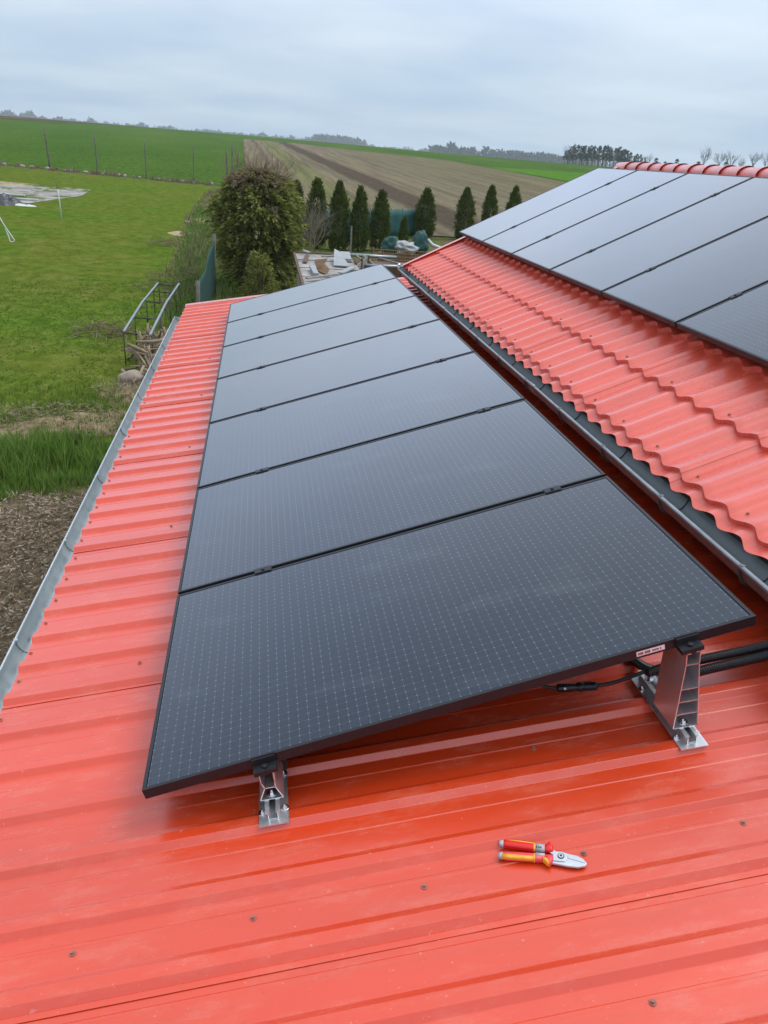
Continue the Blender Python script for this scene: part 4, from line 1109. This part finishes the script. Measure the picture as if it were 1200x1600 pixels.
for x, y, L_ in ((-2.2,27.5,'leafless low shrub at the lawn edge left of the conifer bush'),(-2.0,31.0,'leafless taller shrub behind the net fence, left of the conifer bush')):
    sh = thing('bare_shrub', L_, 'shrub', (x, y, gz(x, y)), world=True); mb = MB()
    for i in range(7):
        a = U(0, 2*PI); d = Vector((math.cos(a)*.5, math.sin(a)*.5, 1)).normalized(); branchy(mb, Vector((x+U(-.3,.3), y+U(-.4,.4), gz(x,y)-.05)), d, U(.6,.9), .013, 3, .6, 3, .004)
    obj('branches', mb, M_['dry'], sh)

# ------------------------------------------------------------------ fences, junk yard behind the shed
M_['green_mesh'] = plain('green_privacy_mesh', (.015,.090,.082), .7, 0, .25, 2)
M_['net'] = plain('dark_green_net', (.015,.065,.055), .75, 0, .35, 9)
mf = thing('mesh_fence', 'dark teal privacy mesh fence standing behind the thuja row', 'fence', (5.4, 40.6, gz(5.4,40.6)), world=True)
FA, FB = Vector((1.8,38.4,0)), Vector((9.0,43.2,0)); mb = MB()
def ff(i, j):
    p = FA.lerp(FB, i); z = gz(p.x, p.y); return Vector((p.x+.03*math.sin(i*70), p.y+.05*math.sin(i*40), z+.02+1.32*j-.05*math.sin(i*PI*7)**2*j))
mb.grid(ff, 90, 4); fm = obj('mesh_sheet', mb, M_['green_mesh'], mf); md = fm.modifiers.new('thick', 'SOLIDIFY'); md.thickness = .012
for i in range(9):
    p = FA.lerp(FB, i/8); z = gz(p.x, p.y); mb = MB(); mb.tube([(p.x,p.y-.05,z-.2),(p.x,p.y-.05,z+1.4)], .025, 7); obj('post', mb, M_['rod_black'], mf)
nf = thing('net_fence', 'sagging dark green net fence between two posts left of the conifer bush', 'fence', (-1.4, 22.6, gz(-1.4,22.6)), world=True)
NA, NB = Vector((-1.28,24.4,0)), Vector((-1.5,20.6,0)); mb = MB()
def fn_(i, j):
    p = NA.lerp(NB, i); z = gz(p.x, p.y); top = -2.52+(-3.20+2.52)*i-.10*math.sin(PI*i); return Vector((p.x+.03*math.sin(i*9+j*2)*j, p.y, z+(top-z)*j))
mb.grid(fn_, 30, 8); n_ = obj('net', mb, M_['net'], nf); md = n_.modifiers.new('thick', 'SOLIDIFY'); md.thickness = .01
for p, tz_ in ((NA, -2.35), (NB, -3.12)):
    z = gz(p.x, p.y); mb = MB(); mb.tube([(p.x,p.y,z-.2),(p.x+.02,p.y,tz_)], .05, 7); obj('post', mb, M_['post'], nf)
# low coop with grey flat sheets on its roof, seen past the last solar panel
M_['sheet_grey'] = simple_ground('old_grey_sheet', (.16,.145,.125), (.40,.39,.37), 2.2, (1,.5,1), .005)
M_['rust'] = simple_ground('rusty_sheet', (.07,.035,.02), (.22,.15,.10), 5, (1,1,1), .004)
M_['pale_sheet'] = plain('pale_zinc_sheet', (.27,.28,.28), .55, .1, .1, 3)
cp = thing('coop', 'low old coop with a flat roof of stained grey sheets beyond the farthest lean-to panel', 'shed', (1.9,20.5,gz(1.9,20.5)), world=True)
mb = MB(); zr = -2.62
mb.box((1.06,17.6,tz(1,18)-.1), (2.42,22.4,zr-.13)); obj('wall', mb, M_['wood_grey'], cp)
mb = MB()
for i in range(4):
    y0 = 17.4+i*1.3; mb.box((.98,y0,zr-.02+.022*i), (2.48,y0+1.36,zr+.0+.022*i))
obj('roof', mb, M_['sheet_grey'], cp)
mb = MB(); mb.beam((.95,17.3,zr-.02),(.97,22.6,zr+.04),.06,.09); mb.beam((.95,22.62,zr+.05),(2.52,22.62,zr+.05),.06,.10); mb.beam((.95,17.25,zr-.02),(2.52,17.25,zr-.02),.06,.09); obj('edge_board', mb, M_['wood_dark'], cp)
def slab_(name, pts, th, mat, label, cat, group=None):
    mb = MB(); mb.prism(pts, (0,0,th)); return single(name, mb, mat, label, cat, group)
z1 = zr+.10
slab_('metal_sheet', [(1.84,20.2,z1-.02),(2.24,20.2,z1-.02),(2.10,21.6,z1+.17),(1.97,21.6,z1+.22)], .02, M_['pale_sheet'], 'tilted pale metal sheet leaning on the coop roof', 'sheet')
slab_('metal_sheet', [(1.24,18.5,z1-.04),(1.36,18.5,z1-.04),(1.33,19.7,z1-.02),(1.21,19.7,z1-.02)], .06, M_['pale_sheet'], 'narrow white channel lying on the left of the coop roof', 'sheet')
slab_('metal_sheet', [(2.14,21.3,z1-.06),(2.40,21.3,z1-.06),(2.44,22.2,z1+.02),(2.18,22.2,z1+.02)], .10, M_['pale_sheet'], 'bright pale box-like sheet at the right corner of the coop roof', 'sheet')
slab_('rusty_sheet', [(1.40,19.4,z1-.06),(1.56,18.9,z1-.06),(1.70,19.8,z1-.05),(1.64,20.7,z1-.03),(1.80,21.6,z1-.02),(1.45,21.2,z1-.02)], .012, M_['rust'], 'brown rust-stained plate lying in the middle of the coop roof', 'sheet')
for (x0_, y0_, x1_, y1_, wd_, m_, L_) in ((1.05,17.9,1.75,18.6,.10,'wood_grey','grey plank lying across the near left of the coop roof'),(1.75,18.2,2.3,18.7,.09,'wood_dark','dark plank lying by the near edge of the coop roof'),(1.15,20.6,1.30,22.1,.10,'wood_dark','dark plank along the left edge of the coop roof'),(1.7,22.0,2.1,22.3,.12,'wood_grey','short grey plank at the back of the coop roof'),(1.9,19.0,2.3,20.0,.14,'pale_sheet','pale strip of sheet by the right side of the coop roof')):
    mb = MB(); mb.beam((x0_,y0_,z1-.02),(x1_,y1_,z1+.0),wd_,.03); single('plank', mb, M_[m_], L_, 'plank')
mb = MB(); mb.tube([(1.22,23.0,-2.52),(1.38,23.0,-2.60),(1.60,22.9,-2.74)], [.04,.07,.06], 9); single('bent_tin', mb, M_['pale_sheet'], 'crumpled white and rusty tin piece at the far left coop corner', 'scrap')
pk = thing('pallet_rack', 'dark slatted wooden pallet standing right of the coop roof', 'pallet', (3.3,22.0,-3.9), world=True)
mb = MB()
for i in range(6): mb.beam((2.40+.01*i,21.0,-2.94+.055*i),(3.00,22.7,-2.90+.066*i),.02,.035)
obj('slats', mb, M_['wood_grey'], pk); mb = MB()
for a in ((2.44,21.0),(2.72,21.9),(3.00,22.75)):
    mb = MB(); mb.beam((a[0],a[1],tz(*a)),(a[0]+.03,a[1],-2.52),.05,.05); obj('post', mb, M_['wood_dark'], pk)
GB = 'beams stacked behind the coop'
for i, (a, b, r, m, L_) in enumerate((((2.47,23.5,-2.62),(3.95,23.5,-2.63),.050,'galv_dull','grey pipe lying across the pallets, upper of the two'),((2.85,22.0,-2.71),(4.02,22.0,-2.69),.045,'galv_dull','grey pipe lying lower, just beyond the last solar panel'),((2.75,23.3,-2.60),(3.05,22.2,-2.80),.028,'wood_grey','slanted wooden lath beside the slatted pallet'),((2.95,23.3,-2.60),(3.25,22.2,-2.80),.028,'wood_grey','second slanted wooden lath right of the slatted pallet'),((3.45,23.4,-2.66),(4.2,22.4,-2.74),.028,'wood_grey','pale lath running down to the house gutter end'))):
    mb = MB(); mb.tube([a, b], r, 8); single('beam', mb, M_[m], L_, 'beam', GB)
mb = MB(); mb.box((2.7,22.3,tz(4,24)-.1),(4.3,23.4,-2.74)); single('board_stack', mb, M_['wood_dark'], 'dark brown board stack under the grey pipes beyond the shed', 'boards')
mb = MB(); mb.beam((3.16,28.3,tz(3,28)-.1),(3.14,28.3,-2.22),.045,.05); single('stake', mb, M_['wood_grey'], 'single grey wooden stake standing before the thujas', 'stake')
mb = MB(); mb.beam((3.55,23.7,tz(4,24)),(3.56,23.7,-2.46),.03,.03); single('stake', mb, M_['wood_dark'], 'short dark stake beside the brown wire mesh', 'stake')
M_['wicker'] = plain('rusty_wire_mesh', (.28,.17,.06), .8, 0, .3, 5)
wm = thing('wire_mesh_panel', 'rusty brown wire mesh panel standing above the house gutter end', 'mesh panel', (5.0,26.2,tz(5,26)), world=True)
mb = MB(); A_, B_ = Vector((3.55,25.5,0)), Vector((5.6,25.5,0)); n = 26
for i in range(n+1):
    p = A_.lerp(B_, i/n); mb.beam((p.x,p.y,-3.4),(p.x,p.y,-2.62),.014,.014,(0,1,0))
for j in range(9): mb.beam((A_.x,A_.y,-3.4+.095*j),(B_.x,B_.y,-3.4+.095*j),.018,.02)
obj('wires', mb, M_['wicker'], wm); mb = MB()
for f in (0, .5, 1):
    p = A_.lerp(B_, f); mb = MB(); mb.tube([(p.x,p.y+.03,tz(p.x,p.y)-.1),(p.x,p.y+.03,-2.58)], .02, 6); obj('stake', mb, M_['rust'], wm)
def bundle(c, r, seed, mat, label, cat, amp=.35):
    mb = MB(); mb.ball(c, r, seed, 18, amp, 2.2)
    for v in mb.v: v += .10*mnoise.noise_vector(v*4.5)*min(r)
    return single('net_bundle' if cat == 'net' else 'tarp_bundle', mb, mat, label, cat)
bundle((4.85,30.0,-2.98), (.36,.3,.36), 2, M_['net'], 'dark green net bundle left of the crumpled grey tarp', 'net')
bundle((5.90,30.0,-2.82), (.30,.3,.46), 5, M_['net'], 'dark green net bundle right of the crumpled grey tarp', 'net')
bundle((5.35,29.8,-2.98), (.42,.35,.22), 9, plain('grey_tarp', (.36,.37,.37), .6, 0, .35, 3), 'crumpled grey and white tarp between two dark net bundles', 'tarp', .6)
mb = MB(); mb.tube([(6.16,30.0,-2.66),(6.36,30,-2.84),(6.80,29.9,-2.97)], .06, 8); single('pipe', mb, M_['white_pipe'], 'white pipe lying right of the net bundles', 'pipe')
mb = MB(); mb.box((4.4,29.4,tz(6,29)-.1),(6.6,30.5,-3.22)); single('crate_stack', mb, M_['wood_dark'], 'dark crate stack carrying the nets and the tarp', 'crates')

# ------------------------------------------------------------------ far trees
def pine_tree(H, seed, dense=1.0):
    random.seed(seed); tr = MB(); cr = MB(); tr.tube([(0,0,-.5),(U(-.2,.2),0,H*.55),(0,U(-.2,.2),H*.97)], [.22,.15,.03], 6)
    for b in range(int(26*dense)):
        h = U(.40, 1.0); a = U(0, 2*PI); rr = (1.05-h)*H*.24+.35; tip = Vector((rr*math.cos(a), rr*math.sin(a), H*h+U(-.2,.5))); base = Vector((0,0,H*h-.3))
        tr.tube([base, tip], [.05,.015], 3, False)
        for s in range(34): cr.card(base.lerp(tip, U(.35,1.08))+rv()*.55*U(.3,1), rv()+Vector((0,0,.5)), rv(), U(.4,.85), U(.14,.30))
    return tr, cr
def bare_tree(H, seed):
    random.seed(seed); tr = MB(); tw = MB()
    tr.tube([(0,0,-.4),(0,0,H*.3),(.1,0,H*.5)], [.20,.15,.10], 6)
    for i in range(9):
        a = U(0,2*PI); branchy(tw, Vector((0,0,H*U(.22,.48))), Vector((math.cos(a)*.6, math.sin(a)*.6, 1)).normalized(), H*U(.22,.32), .06, 3, .5, 4, .022)
    return tr, tw
def place_tree(proto, az, r, sc, rot, label, group):
    a = math.radians(az); x, y = r*math.sin(a), r*math.cos(a); return dup(proto, (x, y, tz(x, y)), label, rot, (sc, sc, sc))
pines = []
for i in range(4):
    tr, cr = pine_tree(13, 40+i); t = thing('pine_tree', '', 'pine', (0,0,-200), 'pines in the copse at the field edge'); obj('trunk', tr, M_['bark'], t); obj('crown', cr, M_['pine'], t); pines.append(t)
bares = []
for i in range(3):
    tr, tw = bare_tree(9, 60+i); t = thing('bare_tree', '', 'tree', (0,0,-200), 'leafless trees beyond the ridge'); obj('trunk', tr, M_['bare'], t); obj('twigs', tw, M_['bare'], t); bares.append(t)
random.seed(99)
PL_ = 'dark pine in the copse beyond the fields, left of the house ridge'
for i in range(60):
    f = i/59; az = 20.1+4.95*f+U(-.12,.12); r = 455+U(-35,55); hmul = (.50+.42*math.sin(PI*min(1, f*.85+.12))**.8)*.84
    place_tree(pines[i % 4], az, r, hmul*U(.85,1.12), U(0,6), PL_, None)
for az, r, s, L_ in ((25.75,420,.46,'round dark pine just right of the copse, at the left end of the ridge'),(26.3,420,.36,'small dark pine, second right of the copse above the ridge'),(27.0,400,.44,'lone dark pine above the ridge, left of the leafless trees'),(29.9,430,.5,'low dark pine between two leafless trees above the ridge'),(28.3,430,.45,'low dark pine under the first leafless tree above the ridge')):
    t = place_tree(pines[1], az, r, s, U(0,6), L_, None); t['group'] = 'low pines above the ridge'; t.scale = (s*1.5, s*1.5, s)
for i, (az, s) in enumerate(((20.3,1.05),(23.2,.9),(25.2,.85),(28.6,1.15),(29.5,.95),(30.15,1.05),(30.75,.8),(31.45,1.05),(32.3,1.0),(33.1,1.1),(34.2,1.0))):
    place_tree(bares[i % 3], az, 350+U(-15,15) if az > 26 else 400, s, U(0,6), 'leafless tree at the field edge above or beside the house ridge', None)
for t in pines+bares:
    for c in list(t.children): bpy.data.objects.remove(c)
    bpy.data.objects.remove(t)
# far woods on the skyline: one mass
M_['wood_far'] = leafmat('far_wood_crowns', [(.022,.034,.020),(.035,.048,.028),(.055,.060,.040)], .9)
def far_wood(name, segs, label, seed):
    random.seed(seed); mb = MB()
    for az0, az1, r, n, h0, h1 in segs:
        for _ in range(n):
            az = math.radians(U(az0, az1)); rr = r*U(.96, 1.06); x, y = rr*math.sin(az), rr*math.cos(az); z = tz(x, y)
            h = U(h0, h1)*(1+.35*mnoise.noise(Vector((math.degrees(az)*1.7, 0, seed))))
            mb.tube([(x,y,z-1),(x,y,z+h*.7)], [h*.018, h*.01], 3, False)
            for s in range(20):
                q = U(.05,1); c = Vector((x, y, z+h*q))+Vector((U(-1,1), U(-1,1), 0))*h*.17*(1.15-q*.75); mb.card(c, Vector((U(-1,1),U(-1,1),U(.2,1))), rv(), h*U(.18,.34), h*U(.10,.18))
    return stuff(name, mb, M_['wood_far'], label, 'wood')
far_wood('far_wood', [(-28,-13,2250,900,22,28),(-14,5,2250,1050,19,24),(3.5,7.0,1900,230,21,28),(6.8,11.5,2250,260,15,20),(-40,-27,2250,160,22,28)], 'hazy blue wood along the skyline behind the green field', 3)
far_wood('distant_wood', [(11.2,21.5,1350,520,14,18.5),(21,42,1600,380,15,19)], 'grey-blue wood on the skyline between the fields and the pine copse', 4)

# ------------------------------------------------------------------ the air
mb = MB(); mb.box((-2600,-2600,-ZO-1.5), (2600,2600,70))
hz = obj('haze', mb, []) if False else None
me = bpy.data.meshes.new('haze'); me.from_pydata([tuple(v) for v in mb.v], [], mb.f); me.update()
hz = bpy.data.objects.new('haze', me); COL.objects.link(hz)
mh = bpy.data.materials.new('haze_air'); mh.use_nodes = True; th_ = mh.node_tree; th_.nodes.clear()
o_ = th_.nodes.new('ShaderNodeOutputMaterial'); pv_ = th_.nodes.new('ShaderNodeVolumePrincipled'); pv_.inputs['Color'].default_value = (.80,.88,.97,1); pv_.inputs['Density'].default_value = .00026; pv_.inputs['Anisotropy'].default_value = .25
th_.links.new(pv_.outputs[0], o_.inputs['Volume']); me.materials.append(mh)
hz['kind'] = 'stuff'; tag(hz, 'thin pale spring haze over the fields', 'haze')


# ------------------------------------------------------------------ lift everything so that the yard is at z = 0
for o in list(S.objects):
    if o.parent is None: o.location.z += ZO
for o in S.objects:
    if '_world' in o: del o['_world']
